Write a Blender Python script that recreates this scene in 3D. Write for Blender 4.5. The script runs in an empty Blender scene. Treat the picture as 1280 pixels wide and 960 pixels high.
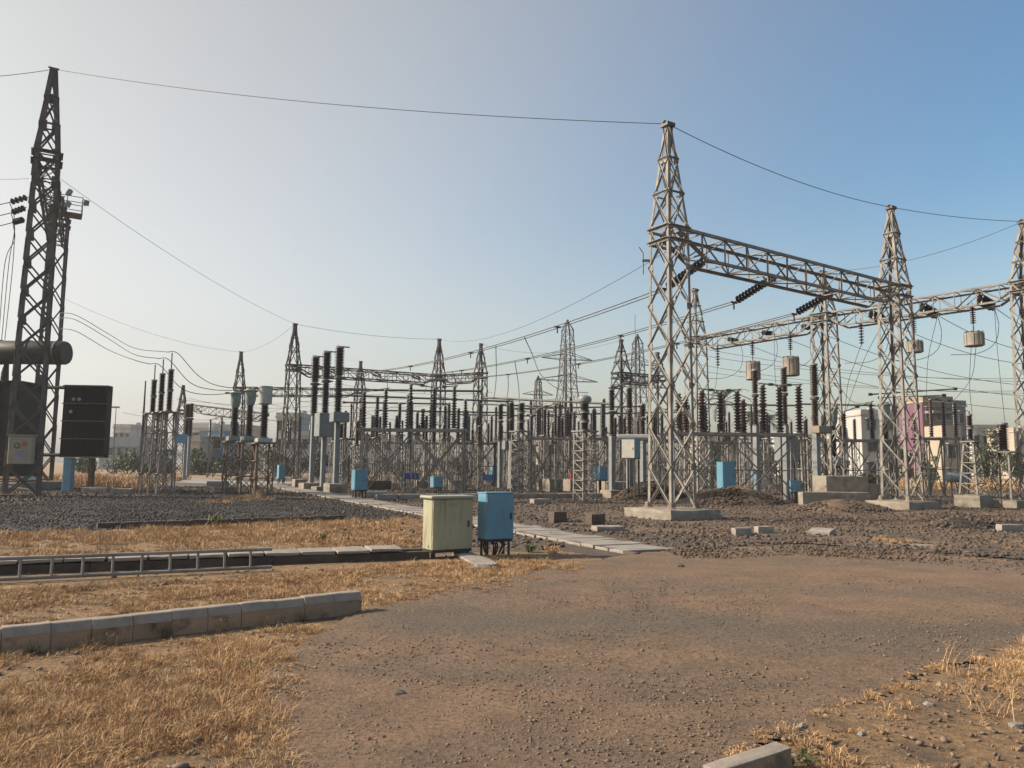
import bpy, bmesh, math, random
import numpy as np
from mathutils import Vector, Matrix, noise as mnoise

random.seed(7)
rng = np.random.default_rng(7)
R = math.radians
scene = bpy.context.scene
COL = scene.collection

# ------------------------------------------------------------------ camera
F, CX, CY, EYE = 961.0, 640.0, 480.0, 1.6
PITCH, ROLL = R(6.0), R(0.6)
f_ = Vector((0, math.cos(PITCH), math.sin(PITCH)))
r0, u0 = Vector((1, 0, 0)), Vector((0, -math.sin(PITCH), math.cos(PITCH)))
r_ = r0 * math.cos(ROLL) + u0 * math.sin(ROLL)
u_ = u0 * math.cos(ROLL) - r0 * math.sin(ROLL)
CAMLOC = Vector((0, 0, EYE))
cd = bpy.data.cameras.new('camera')
cam = bpy.data.objects.new('camera', cd)
COL.objects.link(cam)
cam.matrix_world = Matrix.Translation(CAMLOC) @ Matrix((r_, u_, -f_)).transposed().to_4x4()
cd.sensor_width = 36.0
cd.lens = 36.0 * F / 1280.0
cd.clip_start, cd.clip_end = 0.05, 5000
scene.camera = cam

# ------------------------------------------------------------------ sky, sun, exposure
SUN_EL, SUN_PHI = R(31), R(2)                 # low sun from the left, a little beyond the camera plane
S = Vector((-math.cos(SUN_PHI) * math.cos(SUN_EL), math.sin(SUN_PHI) * math.cos(SUN_EL), math.sin(SUN_EL)))
world = bpy.data.worlds.new('World')
scene.world = world
world.use_nodes = True
wn = world.node_tree.nodes
wl = world.node_tree.links
bg = wn['Background']
sky = wn.new('ShaderNodeTexSky')
sky.sky_type = 'NISHITA'
sky.sun_disc = False
sky.sun_elevation = SUN_EL
sky.sun_rotation = math.atan2(S.x, S.y)
sky.altitude = 0
sky.air_density = 1.25
sky.dust_density = 2.6
sky.ozone_density = 1.4
# dusty air: the sky pales smoothly towards the sun's side and keeps its blue away from it
hs = wn.new('ShaderNodeHueSaturation')
tc = wn.new('ShaderNodeTexCoord')
dp = wn.new('ShaderNodeVectorMath'); dp.operation = 'DOT_PRODUCT'
dp.inputs[1].default_value = tuple(S)
wl.new(tc.outputs['Generated'], dp.inputs[0])
ms = wn.new('ShaderNodeMapRange'); ms.interpolation_type = 'SMOOTHSTEP'
ms.inputs[1].default_value, ms.inputs[2].default_value = -0.35, 0.74
ms.inputs[3].default_value, ms.inputs[4].default_value = 1.32, 0.16
wl.new(dp.outputs['Value'], ms.inputs[0])
sp_ = wn.new('ShaderNodeSeparateXYZ'); wl.new(tc.outputs['Generated'], sp_.inputs[0])
me_ = wn.new('ShaderNodeMapRange'); me_.interpolation_type = 'SMOOTHSTEP'
me_.inputs[1].default_value, me_.inputs[2].default_value = 0.0, 0.34
me_.inputs[3].default_value, me_.inputs[4].default_value = 0.5, 1.0
wl.new(sp_.outputs['Z'], me_.inputs[0])
mm_ = wn.new('ShaderNodeMath'); mm_.operation = 'MULTIPLY'
wl.new(ms.outputs[0], mm_.inputs[0]); wl.new(me_.outputs[0], mm_.inputs[1])
wl.new(mm_.outputs[0], hs.inputs['Saturation'])
mv = wn.new('ShaderNodeMapRange'); mv.interpolation_type = 'SMOOTHSTEP'
mv.inputs[1].default_value, mv.inputs[2].default_value = 0.2, 0.9
mv.inputs[3].default_value, mv.inputs[4].default_value = 1.0, 0.76
wl.new(dp.outputs['Value'], mv.inputs[0])
wl.new(mv.outputs[0], hs.inputs['Value'])
wl.new(sky.outputs[0], hs.inputs['Color'])
tint = wn.new('ShaderNodeMix'); tint.data_type = 'RGBA'; tint.blend_type = 'MULTIPLY'
tint.inputs[0].default_value = 1.0
tint.inputs[7].default_value = (1.0, .985, .95, 1)
wl.new(hs.outputs[0], tint.inputs[6])
wl.new(tint.outputs[2], bg.inputs[0])
bg.inputs[1].default_value = 0.115
sl = bpy.data.lights.new('sun', 'SUN')
sl.energy = 4.9
sl.angle = R(0.6)
sl.color = (1.0, 0.84, 0.66)
sun = bpy.data.objects.new('sun', sl)
COL.objects.link(sun)
sun.rotation_euler = S.to_track_quat('Z', 'Y').to_euler()
scene.view_settings.view_transform = 'Standard'
scene.view_settings.look = 'None'
scene.view_settings.gamma = 1.0
scene.view_settings.exposure = 0.64

# ------------------------------------------------------------------ pixel helpers (1280x960 photograph -> real places)
def ray(px, py):
    return (f_ + r_ * ((px - CX) / F) + u_ * ((CY - py) / F))
def P(px, py, z=0.0):
    d = ray(px, py)
    return CAMLOC + d * ((z - EYE) / d.z)
def hor(px):
    # image row of the horizon at a column
    return CY + F * (f_.z + r_.z * (px - CX) / F) / u_.z
def at(px, d, z=0.0):
    v = ray(px, hor(px))
    return Vector((v.x / v.y * d, d, z))
def zat(px, py, d):
    v = ray(px, py)
    return EYE + v.z / v.y * d
def pt(px, py, d):
    # a point of the photograph at distance d in front of the camera
    v = ray(px, py)
    return CAMLOC + v * (d / v.y)
TH = R(32)
U = Vector((math.cos(TH), math.sin(TH), 0))
V = Vector((-math.sin(TH), math.cos(TH), 0))

# ------------------------------------------------------------------ materials
ALB = 0.74
def mat(name, c1, c2=None, scale=6.0, rough=0.7, metal=0.0, bump=0.0, bscale=40.0, c3=None, scale3=0.6, spec=0.5, detail=5.0, lo=0.35, hi=0.65, stretch=None, island=False, amt3=0.5, streak=None):
    c1 = tuple(q * ALB for q in c1)
    c2 = tuple(q * ALB for q in c2) if c2 else None
    c3 = tuple(q * ALB for q in c3) if c3 else None
    m = bpy.data.materials.new(name)
    m.use_nodes = True
    nt = m.node_tree
    n, l = nt.nodes, nt.links
    b = n['Principled BSDF']
    b.inputs['Roughness'].default_value = rough
    b.inputs['Metallic'].default_value = metal
    b.inputs['Specular IOR Level'].default_value = spec
    b.inputs['Base Color'].default_value = (*c1, 1)
    if c2 is None:
        return m
    g = n.new('ShaderNodeNewGeometry')
    vec = g.outputs['Position']
    if stretch:
        mp = n.new('ShaderNodeMapping')
        mp.inputs['Scale'].default_value = stretch
        l.new(vec, mp.inputs[0]); vec = mp.outputs[0]
    t = n.new('ShaderNodeTexNoise')
    t.inputs['Scale'].default_value = scale
    t.inputs['Detail'].default_value = detail
    t.inputs['Roughness'].default_value = 0.62
    l.new(vec, t.inputs['Vector'])
    rp = n.new('ShaderNodeValToRGB')
    rp.color_ramp.elements[0].position = lo
    rp.color_ramp.elements[1].position = hi
    rp.color_ramp.elements[0].color = (*c1, 1)
    rp.color_ramp.elements[1].color = (*c2, 1)
    l.new(t.outputs['Fac'], rp.inputs[0])
    if island:
        mx0 = n.new('ShaderNodeMix'); mx0.data_type = 'FLOAT'
        mx0.inputs[0].default_value = 0.55
        l.new(t.outputs['Fac'], mx0.inputs[2]); l.new(g.outputs['Random Per Island'], mx0.inputs[3])
        l.new(mx0.outputs[0], rp.inputs[0])
    out = rp.outputs[0]
    if c3 is not None:
        t3 = n.new('ShaderNodeTexNoise')
        t3.inputs['Scale'].default_value = scale3
        t3.inputs['Detail'].default_value = 6.0
        t3.inputs['Roughness'].default_value = 0.65
        if streak:
            m3 = n.new('ShaderNodeMapping'); m3.inputs['Scale'].default_value = streak
            l.new(g.outputs['Position'], m3.inputs[0]); l.new(m3.outputs[0], t3.inputs['Vector'])
        else:
            l.new(g.outputs['Position'], t3.inputs['Vector'])
        r3 = n.new('ShaderNodeValToRGB')
        r3.color_ramp.elements[0].position = amt3
        r3.color_ramp.elements[1].position = amt3 + 0.16
        l.new(t3.outputs['Fac'], r3.inputs[0])
        mx = n.new('ShaderNodeMix'); mx.data_type = 'RGBA'
        l.new(r3.outputs[0], mx.inputs[0])
        l.new(out, mx.inputs[6])
        mx.inputs[7].default_value = (*c3, 1)
        out = mx.outputs[2]
    l.new(out, b.inputs['Base Color'])
    if bump:
        tb = n.new('ShaderNodeTexNoise')
        tb.inputs['Scale'].default_value = bscale
        tb.inputs['Detail'].default_value = 6.0
        tb.inputs['Roughness'].default_value = 0.7
        l.new(g.outputs['Position'], tb.inputs['Vector'])
        bp = n.new('ShaderNodeBump')
        bp.inputs['Strength'].default_value = bump
        bp.inputs['Distance'].default_value = 0.03
        l.new(tb.outputs['Fac'], bp.inputs['Height'])
        l.new(bp.outputs[0], b.inputs['Normal'])
    return m

M = {}
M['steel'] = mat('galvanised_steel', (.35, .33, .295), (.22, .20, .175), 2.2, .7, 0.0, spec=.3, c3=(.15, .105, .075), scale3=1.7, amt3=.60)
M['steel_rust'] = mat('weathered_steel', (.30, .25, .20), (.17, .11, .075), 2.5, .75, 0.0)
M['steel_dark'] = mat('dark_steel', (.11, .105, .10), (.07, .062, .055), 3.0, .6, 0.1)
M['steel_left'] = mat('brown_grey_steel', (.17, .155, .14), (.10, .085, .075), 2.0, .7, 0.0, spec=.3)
M['alu'] = mat('aluminium_bar', (.30, .28, .26), (.20, .18, .16), 3.0, .5, 0.3)
M['wire'] = mat('weathered_conductor', (.10, .095, .09), (.06, .055, .05), 3.0, .6, 0.2)
M['porc'] = mat('brown_porcelain', (.050, .026, .018), (.032, .018, .014), 5.0, .22, 0.0)
M['porc_red'] = mat('red_brown_porcelain', (.066, .034, .024), (.045, .025, .018), 5.0, .25, 0.0)
M['porc_dark'] = mat('black_porcelain', (.022, .016, .016), (.034, .022, .02), 5.0, .3, 0.0)
M['flange'] = mat('cement_flange', (.33, .32, .31), (.22, .21, .20), 8.0, .6)
M['tank'] = mat('grey_green_enamel', (.30, .35, .33), (.24, .28, .26), 3.0, .45, c3=(.20, .15, .11), scale3=3, amt3=.62)
M['box_grey'] = mat('grey_paint', (.26, .29, .30), (.20, .22, .225), 3.0, .5, c3=(.16, .11, .08), scale3=3, amt3=.62)
M['box_white'] = mat('pale_paint', (.52, .52, .47), (.42, .41, .37), 2.0, .5, c3=(.25, .19, .13), scale3=4, amt3=.62)
M['blue'] = mat('blue_paint', (.14, .345, .475), (.11, .285, .40), 2.5, .45, c3=(.19, .20, .19), scale3=5, amt3=.52, streak=(3, 3, .35), bump=.06, bscale=5)
M['blue_side'] = mat('pale_blue_paint', (.16, .33, .40), (.13, .28, .34), 2.5, .5, c3=(.20, .24, .24), scale3=5, amt3=.60)
M['blue_bright'] = mat('bright_blue_paint', (.03, .12, .42), (.025, .10, .34), 3, .45)
M['green'] = mat('olive_paint', (.43, .42, .275), (.37, .36, .235), 2.0, .48, c3=(.235, .20, .13), scale3=4.5, amt3=.53, streak=(3, 3, .35), bump=.06, bscale=5)
M['green_roof'] = mat('olive_roof_paint', (.40, .42, .32), (.34, .36, .27), 2.0, .5)
M['black'] = mat('black_iron', (.025, .022, .02), (.04, .03, .025), 4, .6)
M['cable'] = mat('cable_sheath', (.03, .028, .026), (.05, .045, .04), 8, .5)
M['concrete'] = mat('weathered_concrete', (.36, .32, .26), (.27, .235, .19), 3.0, .9, bump=.5, bscale=30, c3=(.17, .145, .115), scale3=1.6, amt3=.53)
M['slab'] = mat('cover_slab_concrete', (.37, .34, .30), (.28, .25, .22), 2.5, .9, bump=.5, bscale=35, c3=(.20, .17, .14), scale3=2.2, amt3=.55)
M['kerb_top'] = mat('whitewashed_concrete', (.38, .325, .27), (.28, .235, .195), 7, .85, bump=.3, bscale=60)
M['kerb'] = mat('stained_kerb_concrete', (.50, .345, .225), (.38, .26, .17), 4, .9, bump=.5, bscale=45, c3=(.085, .066, .05), scale3=2.6, amt3=.54)
M['trench'] = mat('old_brick_plaster', (.14, .105, .08), (.085, .065, .05), 5, .95, bump=.6, bscale=25)
M['wavetrap'] = mat('wave_trap_concrete', (.36, .32, .26), (.27, .24, .19), 4, .8, c3=(.16, .13, .10), scale3=2.2, amt3=.58)
M['xfmr'] = mat('transformer_paint', (.022, .021, .02), (.014, .013, .012), 2, .6, spec=.2, c3=(.05, .036, .026), scale3=2, amt3=.6)
M['conserv'] = mat('conservator_paint', (.045, .043, .038), (.03, .028, .025), 2, .5, spec=.3)
M['red'] = mat('red_paint', (.32, .04, .025), (.22, .035, .02), 4, .5)
M['cream'] = mat('cream_paint', (.38, .34, .265), (.31, .27, .20), 3, .6)
M['orange'] = mat('orange_print', (.45, .16, .05), (.38, .13, .05), 5, .6)
M['inkgrey'] = mat('grey_print', (.08, .08, .08), (.11, .11, .11), 5, .6)
M['inkblue'] = mat('blue_print', (.16, .22, .42), (.20, .26, .45), 5, .6)
M['wood'] = mat('weathered_wood', (.16, .11, .075), (.10, .07, .05), 4, .9, stretch=(1, 1, 6))
M['bl_white'] = mat('white_plaster', (.54, .53, .50), (.46, .45, .43), .5, .85, c3=(.38, .35, .31), scale3=.5, amt3=.54, streak=(1, 1, .25))
M['bl_cream'] = mat('cream_plaster', (.52, .45, .35), (.42, .36, .28), .5, .85, c3=(.28, .235, .18), scale3=.5, amt3=.54, streak=(1, 1, .25))
M['bl_pink'] = mat('magenta_plaster', (.22, .095, .145), (.18, .08, .12), .5, .85)
M['bl_blue'] = mat('blue_plaster', (.15, .27, .40), (.13, .22, .33), .5, .85)
M['bl_grey'] = mat('grey_plaster', (.30, .29, .29), (.24, .235, .23), .5, .85)
M['bl_tan'] = mat('tan_plaster', (.36, .29, .22), (.29, .23, .17), .6, .9, c3=(.20, .155, .115), scale3=.6, amt3=.53, streak=(1, 1, .25))
M['bl_roof'] = mat('sheet_roof', (.20, .24, .28), (.16, .19, .22), .5, .6)
M['glass'] = mat('dark_window_glass', (.03, .035, .04), (.04, .045, .05), 1, .15)
M['leaf'] = mat('green_leaves', (.045, .075, .022), (.085, .11, .035), .8, .7, island=True)
M['leaf_dry'] = mat('dusty_leaves', (.09, .095, .04), (.15, .13, .06), .8, .8, island=True)
M['leaf_palm'] = mat('palm_leaves', (.035, .055, .02), (.06, .08, .03), .8, .6)
M['bark'] = mat('bark', (.13, .10, .075), (.08, .06, .045), 5, .9)
M['straw'] = mat('straw_grass', (.36, .20, .085), (.78, .54, .29), 1.3, .85, island=True, lo=.2, hi=.8, c3=(.34, .18, .085), scale3=1.3, amt3=.50)
M['weed'] = mat('green_weed', (.07, .105, .025), (.12, .15, .04), 3, .7, island=True)
M['soil'] = mat('yard_soil', (.12, .086, .06), (.06, .046, .036), 5, .95, bump=.7, bscale=14, c3=(.15, .105, .075), scale3=.25, amt3=.52)
M['straw_soil'] = mat('straw_litter_soil', (.42, .26, .125), (.18, .115, .062), 22, .95, bump=1.0, bscale=60, c3=(.105, .074, .05), scale3=1.4, amt3=.50)
M['field'] = mat('dry_field', (.34, .225, .12), (.24, .165, .095), .12, .95, c3=(.16, .15, .065), scale3=.05, amt3=.56)
M['gravel_l'] = mat('dark_grey_ballast', (.045, .041, .038), (.024, .022, .02), 5, .95, bump=.9, bscale=22)
M['gravel_r'] = mat('brown_grey_ballast', (.115, .085, .062), (.06, .046, .036), 4, .95, bump=.9, bscale=18, c3=(.20, .135, .085), scale3=.45, amt3=.44)
M['stone_l'] = mat('ballast_stone_grey', (.065, .06, .056), (.026, .024, .023), 3, .9, island=True, lo=.2, hi=.8)
M['stone_r'] = mat('ballast_stone_brown', (.16, .113, .08), (.055, .041, .031), 3, .9, island=True, lo=.2, hi=.8)
M['stone_road'] = mat('road_stone', (.27, .195, .14), (.15, .11, .082), 3, .9, island=True, lo=.2, hi=.8)
M['croad'] = mat('pale_concrete_road', (.34, .33, .32), (.25, .24, .235), .4, .9)
M['sign_white'] = mat('white_lettering', (.7, .7, .7))

# dirt road: compacted brown earth, mixed with a darker grey in long soft streaks
def road_material():
    m = mat('compacted_dirt_road', (.30, .192, .117), (.20, .13, .08), 1.6, .95)
    nt = m.node_tree; n, l = nt.nodes, nt.links
    b = n['Principled BSDF']
    src = b.inputs['Base Color'].links[0].from_socket
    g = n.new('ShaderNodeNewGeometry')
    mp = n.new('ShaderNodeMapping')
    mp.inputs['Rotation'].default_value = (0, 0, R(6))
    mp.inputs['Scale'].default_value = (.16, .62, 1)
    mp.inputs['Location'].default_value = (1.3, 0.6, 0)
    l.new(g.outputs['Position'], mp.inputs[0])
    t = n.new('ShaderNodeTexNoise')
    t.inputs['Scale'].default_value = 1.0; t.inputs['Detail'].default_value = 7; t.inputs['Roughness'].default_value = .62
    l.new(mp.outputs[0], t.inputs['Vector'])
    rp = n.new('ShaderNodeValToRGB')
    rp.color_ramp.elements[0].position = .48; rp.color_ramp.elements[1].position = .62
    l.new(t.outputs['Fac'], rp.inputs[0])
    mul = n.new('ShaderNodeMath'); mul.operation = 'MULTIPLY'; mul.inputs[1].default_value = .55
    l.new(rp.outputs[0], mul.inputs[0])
    # darker grey bands across the road, wavering with noise
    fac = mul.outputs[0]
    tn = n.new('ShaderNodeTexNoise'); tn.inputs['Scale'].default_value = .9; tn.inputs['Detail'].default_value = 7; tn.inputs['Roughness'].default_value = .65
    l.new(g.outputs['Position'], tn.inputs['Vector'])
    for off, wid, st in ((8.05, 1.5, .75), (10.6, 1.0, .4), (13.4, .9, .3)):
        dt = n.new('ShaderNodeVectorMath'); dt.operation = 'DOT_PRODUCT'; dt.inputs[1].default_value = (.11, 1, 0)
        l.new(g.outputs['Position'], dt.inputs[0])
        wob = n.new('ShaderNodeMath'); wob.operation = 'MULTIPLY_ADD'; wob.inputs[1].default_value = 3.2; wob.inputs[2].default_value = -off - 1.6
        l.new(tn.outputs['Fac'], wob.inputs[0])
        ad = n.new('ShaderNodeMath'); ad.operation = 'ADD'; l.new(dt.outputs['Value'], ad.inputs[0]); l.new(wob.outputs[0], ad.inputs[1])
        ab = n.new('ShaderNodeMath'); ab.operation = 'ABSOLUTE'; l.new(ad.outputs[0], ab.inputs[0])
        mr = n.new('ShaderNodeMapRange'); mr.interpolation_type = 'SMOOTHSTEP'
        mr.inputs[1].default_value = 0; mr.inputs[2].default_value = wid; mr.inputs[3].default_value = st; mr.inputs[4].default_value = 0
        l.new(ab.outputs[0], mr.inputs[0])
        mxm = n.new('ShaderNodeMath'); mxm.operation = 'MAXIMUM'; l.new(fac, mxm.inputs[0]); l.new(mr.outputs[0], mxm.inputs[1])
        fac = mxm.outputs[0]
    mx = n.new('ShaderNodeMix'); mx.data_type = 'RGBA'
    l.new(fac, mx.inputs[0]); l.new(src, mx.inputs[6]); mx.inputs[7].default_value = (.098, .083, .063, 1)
    # fine grit
    t2 = n.new('ShaderNodeTexNoise'); t2.inputs['Scale'].default_value = 26; t2.inputs['Detail'].default_value = 6; t2.inputs['Roughness'].default_value = .75
    l.new(g.outputs['Position'], t2.inputs['Vector'])
    r2 = n.new('ShaderNodeValToRGB')
    r2.color_ramp.elements[0].position = .36; r2.color_ramp.elements[1].position = .54
    r2.color_ramp.elements[0].color = (.45, .45, .45, 1); r2.color_ramp.elements[1].color = (1.1, 1.1, 1.1, 1)
    l.new(t2.outputs['Fac'], r2.inputs[0])
    mm = n.new('ShaderNodeMix'); mm.data_type = 'RGBA'; mm.blend_type = 'MULTIPLY'; mm.inputs[0].default_value = 1
    l.new(mx.outputs[2], mm.inputs[6]); l.new(r2.outputs[0], mm.inputs[7])
    l.new(mm.outputs[2], b.inputs['Base Color'])
    tb = n.new('ShaderNodeTexNoise'); tb.inputs['Scale'].default_value = 20; tb.inputs['Detail'].default_value = 8; tb.inputs['Roughness'].default_value = .72
    l.new(g.outputs['Position'], tb.inputs['Vector'])
    bp = n.new('ShaderNodeBump'); bp.inputs['Strength'].default_value = 1.0; bp.inputs['Distance'].default_value = .045
    l.new(tb.outputs['Fac'], bp.inputs['Height']); l.new(bp.outputs[0], b.inputs['Normal'])
    return m
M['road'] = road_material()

# ------------------------------------------------------------------ object helpers
def tag(o, label=None, cat=None, group=None, kind=None):
    if label: o['label'] = label
    if cat: o['category'] = cat
    if group: o['group'] = group
    if kind: o['kind'] = kind
    return o
def thing(name, label, cat, loc=(0, 0, 0), rz=0.0, group=None):
    o = bpy.data.objects.new(name, None)
    o.empty_display_size = .2
    COL.objects.link(o)
    o.location = loc; o.rotation_euler = (0, 0, rz)
    return tag(o, label, cat, group)
def link(name, me, parent=None, mw=None):
    o = bpy.data.objects.new(name, me)
    COL.objects.link(o)
    if parent is not None: o.parent = parent
    if mw is not None: o.matrix_basis = mw
    return o
def mesh_from(name, vs, fs, m, smooth=False, angle=40):
    me = bpy.data.meshes.new(name)
    me.from_pydata([tuple(v) for v in vs], [], fs)
    me.materials.append(M[m] if isinstance(m, str) else m)
    if smooth:
        me.polygons.foreach_set('use_smooth', [True] * len(me.polygons))
        me.set_sharp_from_angle(angle=R(angle))
    me.update()
    return me
def mesh_np(name, co, faces, m, smooth=False):
    """co (n,3); faces (k,3|4) arrays"""
    me = bpy.data.meshes.new(name)
    nv = len(co)
    me.vertices.add(nv)
    me.vertices.foreach_set('co', np.ascontiguousarray(co, dtype=np.float32).ravel())
    flat = np.concatenate([f.ravel() for f in faces]).astype(np.int32)
    tot = np.concatenate([np.full(len(f), f.shape[1]) for f in faces]).astype(np.int32)
    st = np.concatenate([[0], np.cumsum(tot)[:-1]]).astype(np.int32)
    me.loops.add(len(flat)); me.loops.foreach_set('vertex_index', flat)
    me.polygons.add(len(tot)); me.polygons.foreach_set('loop_start', st)
    try: me.polygons.foreach_set('loop_total', tot)
    except Exception: pass
    me.materials.append(M[m] if isinstance(m, str) else m)
    me.update(calc_edges=True)
    me.validate()
    if smooth: me.polygons.foreach_set('use_smooth', [True] * len(me.polygons))
    return me

T_ = .14
L_PROF = [(0, 0), (1, 0), (1, T_), (T_, T_), (T_, 1), (0, 1)]
L_VS = [(x, y, 0) for x, y in L_PROF] + [(x, y, 1) for x, y in L_PROF]
L_FS = [[5, 4, 3, 2, 1, 0], [6, 7, 8, 9, 10, 11]] + [[i, (i + 1) % 6, 6 + (i + 1) % 6, 6 + i] for i in range(6)]
def ring(n, r=1.0):
    return [(r * math.cos(2 * math.pi * i / n), r * math.sin(2 * math.pi * i / n)) for i in range(n)]
def prism(prof):
    n = len(prof)
    return ([(x, y, 0) for x, y in prof] + [(x, y, 1) for x, y in prof],
            [list(range(n))[::-1], list(range(n, 2 * n))] + [[i, (i + 1) % n, n + (i + 1) % n, n + i] for i in range(n)])
UNITS = {'L': (L_VS, L_FS), 'rod': prism(ring(8, .5)), 'sq': prism([(-.5, -.5), (.5, -.5), (.5, .5), (-.5, .5)]),
         'chan': prism([(-.5, -.5), (.5, -.5), (.5, -.36), (-.36, -.36), (-.36, .36), (.5, .36), (.5, .5), (-.5, .5)])}
_cache = {}
def unit(kind, m):
    k = (kind, m)
    if k not in _cache:
        vs, fs = UNITS[kind]
        _cache[k] = mesh_from(kind + '_section', vs, fs, m, smooth=(kind == 'rod'))
    return _cache[k]
def axes(a, b, w, hint=None, w2=None):
    a, b = Vector(a), Vector(b)
    d = b - a
    L = d.length
    z = d / L
    h = Vector(hint) if hint is not None else Vector((0, 0, 1))
    x = h - z * h.dot(z)
    if x.length < 1e-3:
        h = Vector((1, 0.2, 0)); x = h - z * h.dot(z)
    x.normalize()
    y = z.cross(x)
    mm = Matrix((x * w, y * (w2 or w), z * L)).transposed().to_4x4()
    mm.translation = a
    return mm
def bar(root, name, a, b, w, m='steel', kind='L', hint=None, w2=None):
    return link(name, unit(kind, m), root, axes(a, b, w, hint, w2))

class MB:
    def __init__(s): s.v, s.f = [], []
    def add(s, vs, fs, mw=None):
        o = len(s.v)
        s.v += [tuple(mw @ Vector(v)) if mw is not None else tuple(v) for v in vs]
        s.f += [[i + o for i in f] for f in fs]
        return s
    def bar(s, a, b, w, kind='L', hint=None, w2=None): return s.add(*UNITS[kind], axes(a, b, w, hint, w2))
    def box(s, c, size, rz=0):
        x, y, z = [q / 2 for q in size]
        vs = [(-x, -y, -z), (x, -y, -z), (x, y, -z), (-x, y, -z), (-x, -y, z), (x, -y, z), (x, y, z), (-x, y, z)]
        fs = [[3, 2, 1, 0], [4, 5, 6, 7], [0, 1, 5, 4], [1, 2, 6, 5], [2, 3, 7, 6], [3, 0, 4, 7]]
        return s.add(vs, fs, Matrix.Translation(c) @ Matrix.Rotation(rz, 4, 'Z'))
    def lathe(s, prof, n=12, mw=None, cap=True):
        vs, fs = [], []
        for r, z in prof:
            vs += [(x, y, z) for x, y in ring(n, r)]
        for k in range(len(prof) - 1):
            fs += [[k * n + i, k * n + (i + 1) % n, (k + 1) * n + (i + 1) % n, (k + 1) * n + i] for i in range(n)]
        if cap:
            fs += [list(range(n))[::-1], [(len(prof) - 1) * n + i for i in range(n)]]
        return s.add(vs, fs, mw)
    def tube(s, pts, r, n=6):
        for a, b in zip(pts[:-1], pts[1:]): s.bar(a, b, 2 * r, 'rod')
        return s
    def obj(s, name, m, parent=None, smooth=False, bevel=0.0, angle=40):
        me = mesh_from(name, s.v, s.f, m, smooth and not bevel, angle)
        if bevel:
            bm = bmesh.new(); bm.from_mesh(me)
            bmesh.ops.bevel(bm, geom=list(bm.edges), offset=bevel, segments=1, affect='EDGES', profile=.7)
            bm.to_mesh(me); bm.free()
        return link(name, me, parent)
def rough_block(c, size, rz=0, seg=3, amp=.02, bevel=.02, seed=0):
    """a weathered concrete block: chipped corners, uneven faces"""
    bm = bmesh.new()
    bmesh.ops.create_cube(bm, size=1)
    bmesh.ops.subdivide_edges(bm, edges=list(bm.edges), cuts=seg, use_grid_fill=True)
    for v in bm.verts:
        p = Vector((v.co.x * size[0], v.co.y * size[1], v.co.z * size[2]))
        k = sum(1 for q in v.co if abs(abs(q) - .5) < 1e-4)
        if k >= 2:
            for i in range(3):
                if abs(abs(v.co[i]) - .5) < 1e-4: p[i] -= math.copysign(bevel * random.uniform(.2, 1), p[i])
        nz = mnoise.noise_vector(p * 3 + Vector((seed * 7.1, seed * 3.3, 1)))
        v.co = p + nz * amp
    bm.transform(Matrix.Translation(c) @ Matrix.Rotation(rz, 4, 'Z'))
    vs = [tuple(v.co) for v in bm.verts]
    bm.verts.index_update()
    fs = [[v.index for v in f.verts] for f in bm.faces]
    bm.free()
    return vs, fs
def block(name, c, size, m, parent=None, rz=0, amp=.012, bevel=.025, seg=2):
    vs, fs = rough_block((0, 0, 0), size, 0, seg, amp, bevel, random.random() * 50)
    o = link(name, mesh_from(name, vs, fs, m), parent, Matrix.Translation(c) @ Matrix.Rotation(rz, 4, 'Z'))
    return o

def shed_mesh(h, core, shed, n, m, taper=1.0, seg=12):
    """a porcelain insulator body: skirts on a core, standing on z=0"""
    k = ('shed', round(h, 2), round(core, 3), round(shed, 3), n, m, round(taper, 2), seg)
    if k not in _cache:
        pr = [(core * 1.15, 0), (core * 1.15, h * .02)]
        p = h * .96 / n
        for i in range(n):
            z = h * .02 + i * p
            t = 1 + (taper - 1) * (i / max(1, n - 1))
            pr += [(core * t, z + p * .08), (shed * t, z + p * .42), (shed * t * .99, z + p * .54), (core * t, z + p * .92)]
        pr += [(core * taper * 1.1, h * .985), (core * taper * 1.1, h)]
        b = MB().lathe(pr, seg)
        _cache[k] = mesh_from('porcelain', b.v, b.f, m, True, 50)
    return _cache[k]
def cap_mesh(r, h, m, seg=12):
    k = ('cap', round(r, 3), round(h, 3), m, seg)
    if k not in _cache:
        b = MB().lathe([(r * .9, 0), (r, h * .1), (r, h * .75), (r * .75, h)], seg)
        _cache[k] = mesh_from('cap', b.v, b.f, m, True, 35)
    return _cache[k]
def T(x, y, z): return Matrix.Translation((x, y, z))

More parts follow.
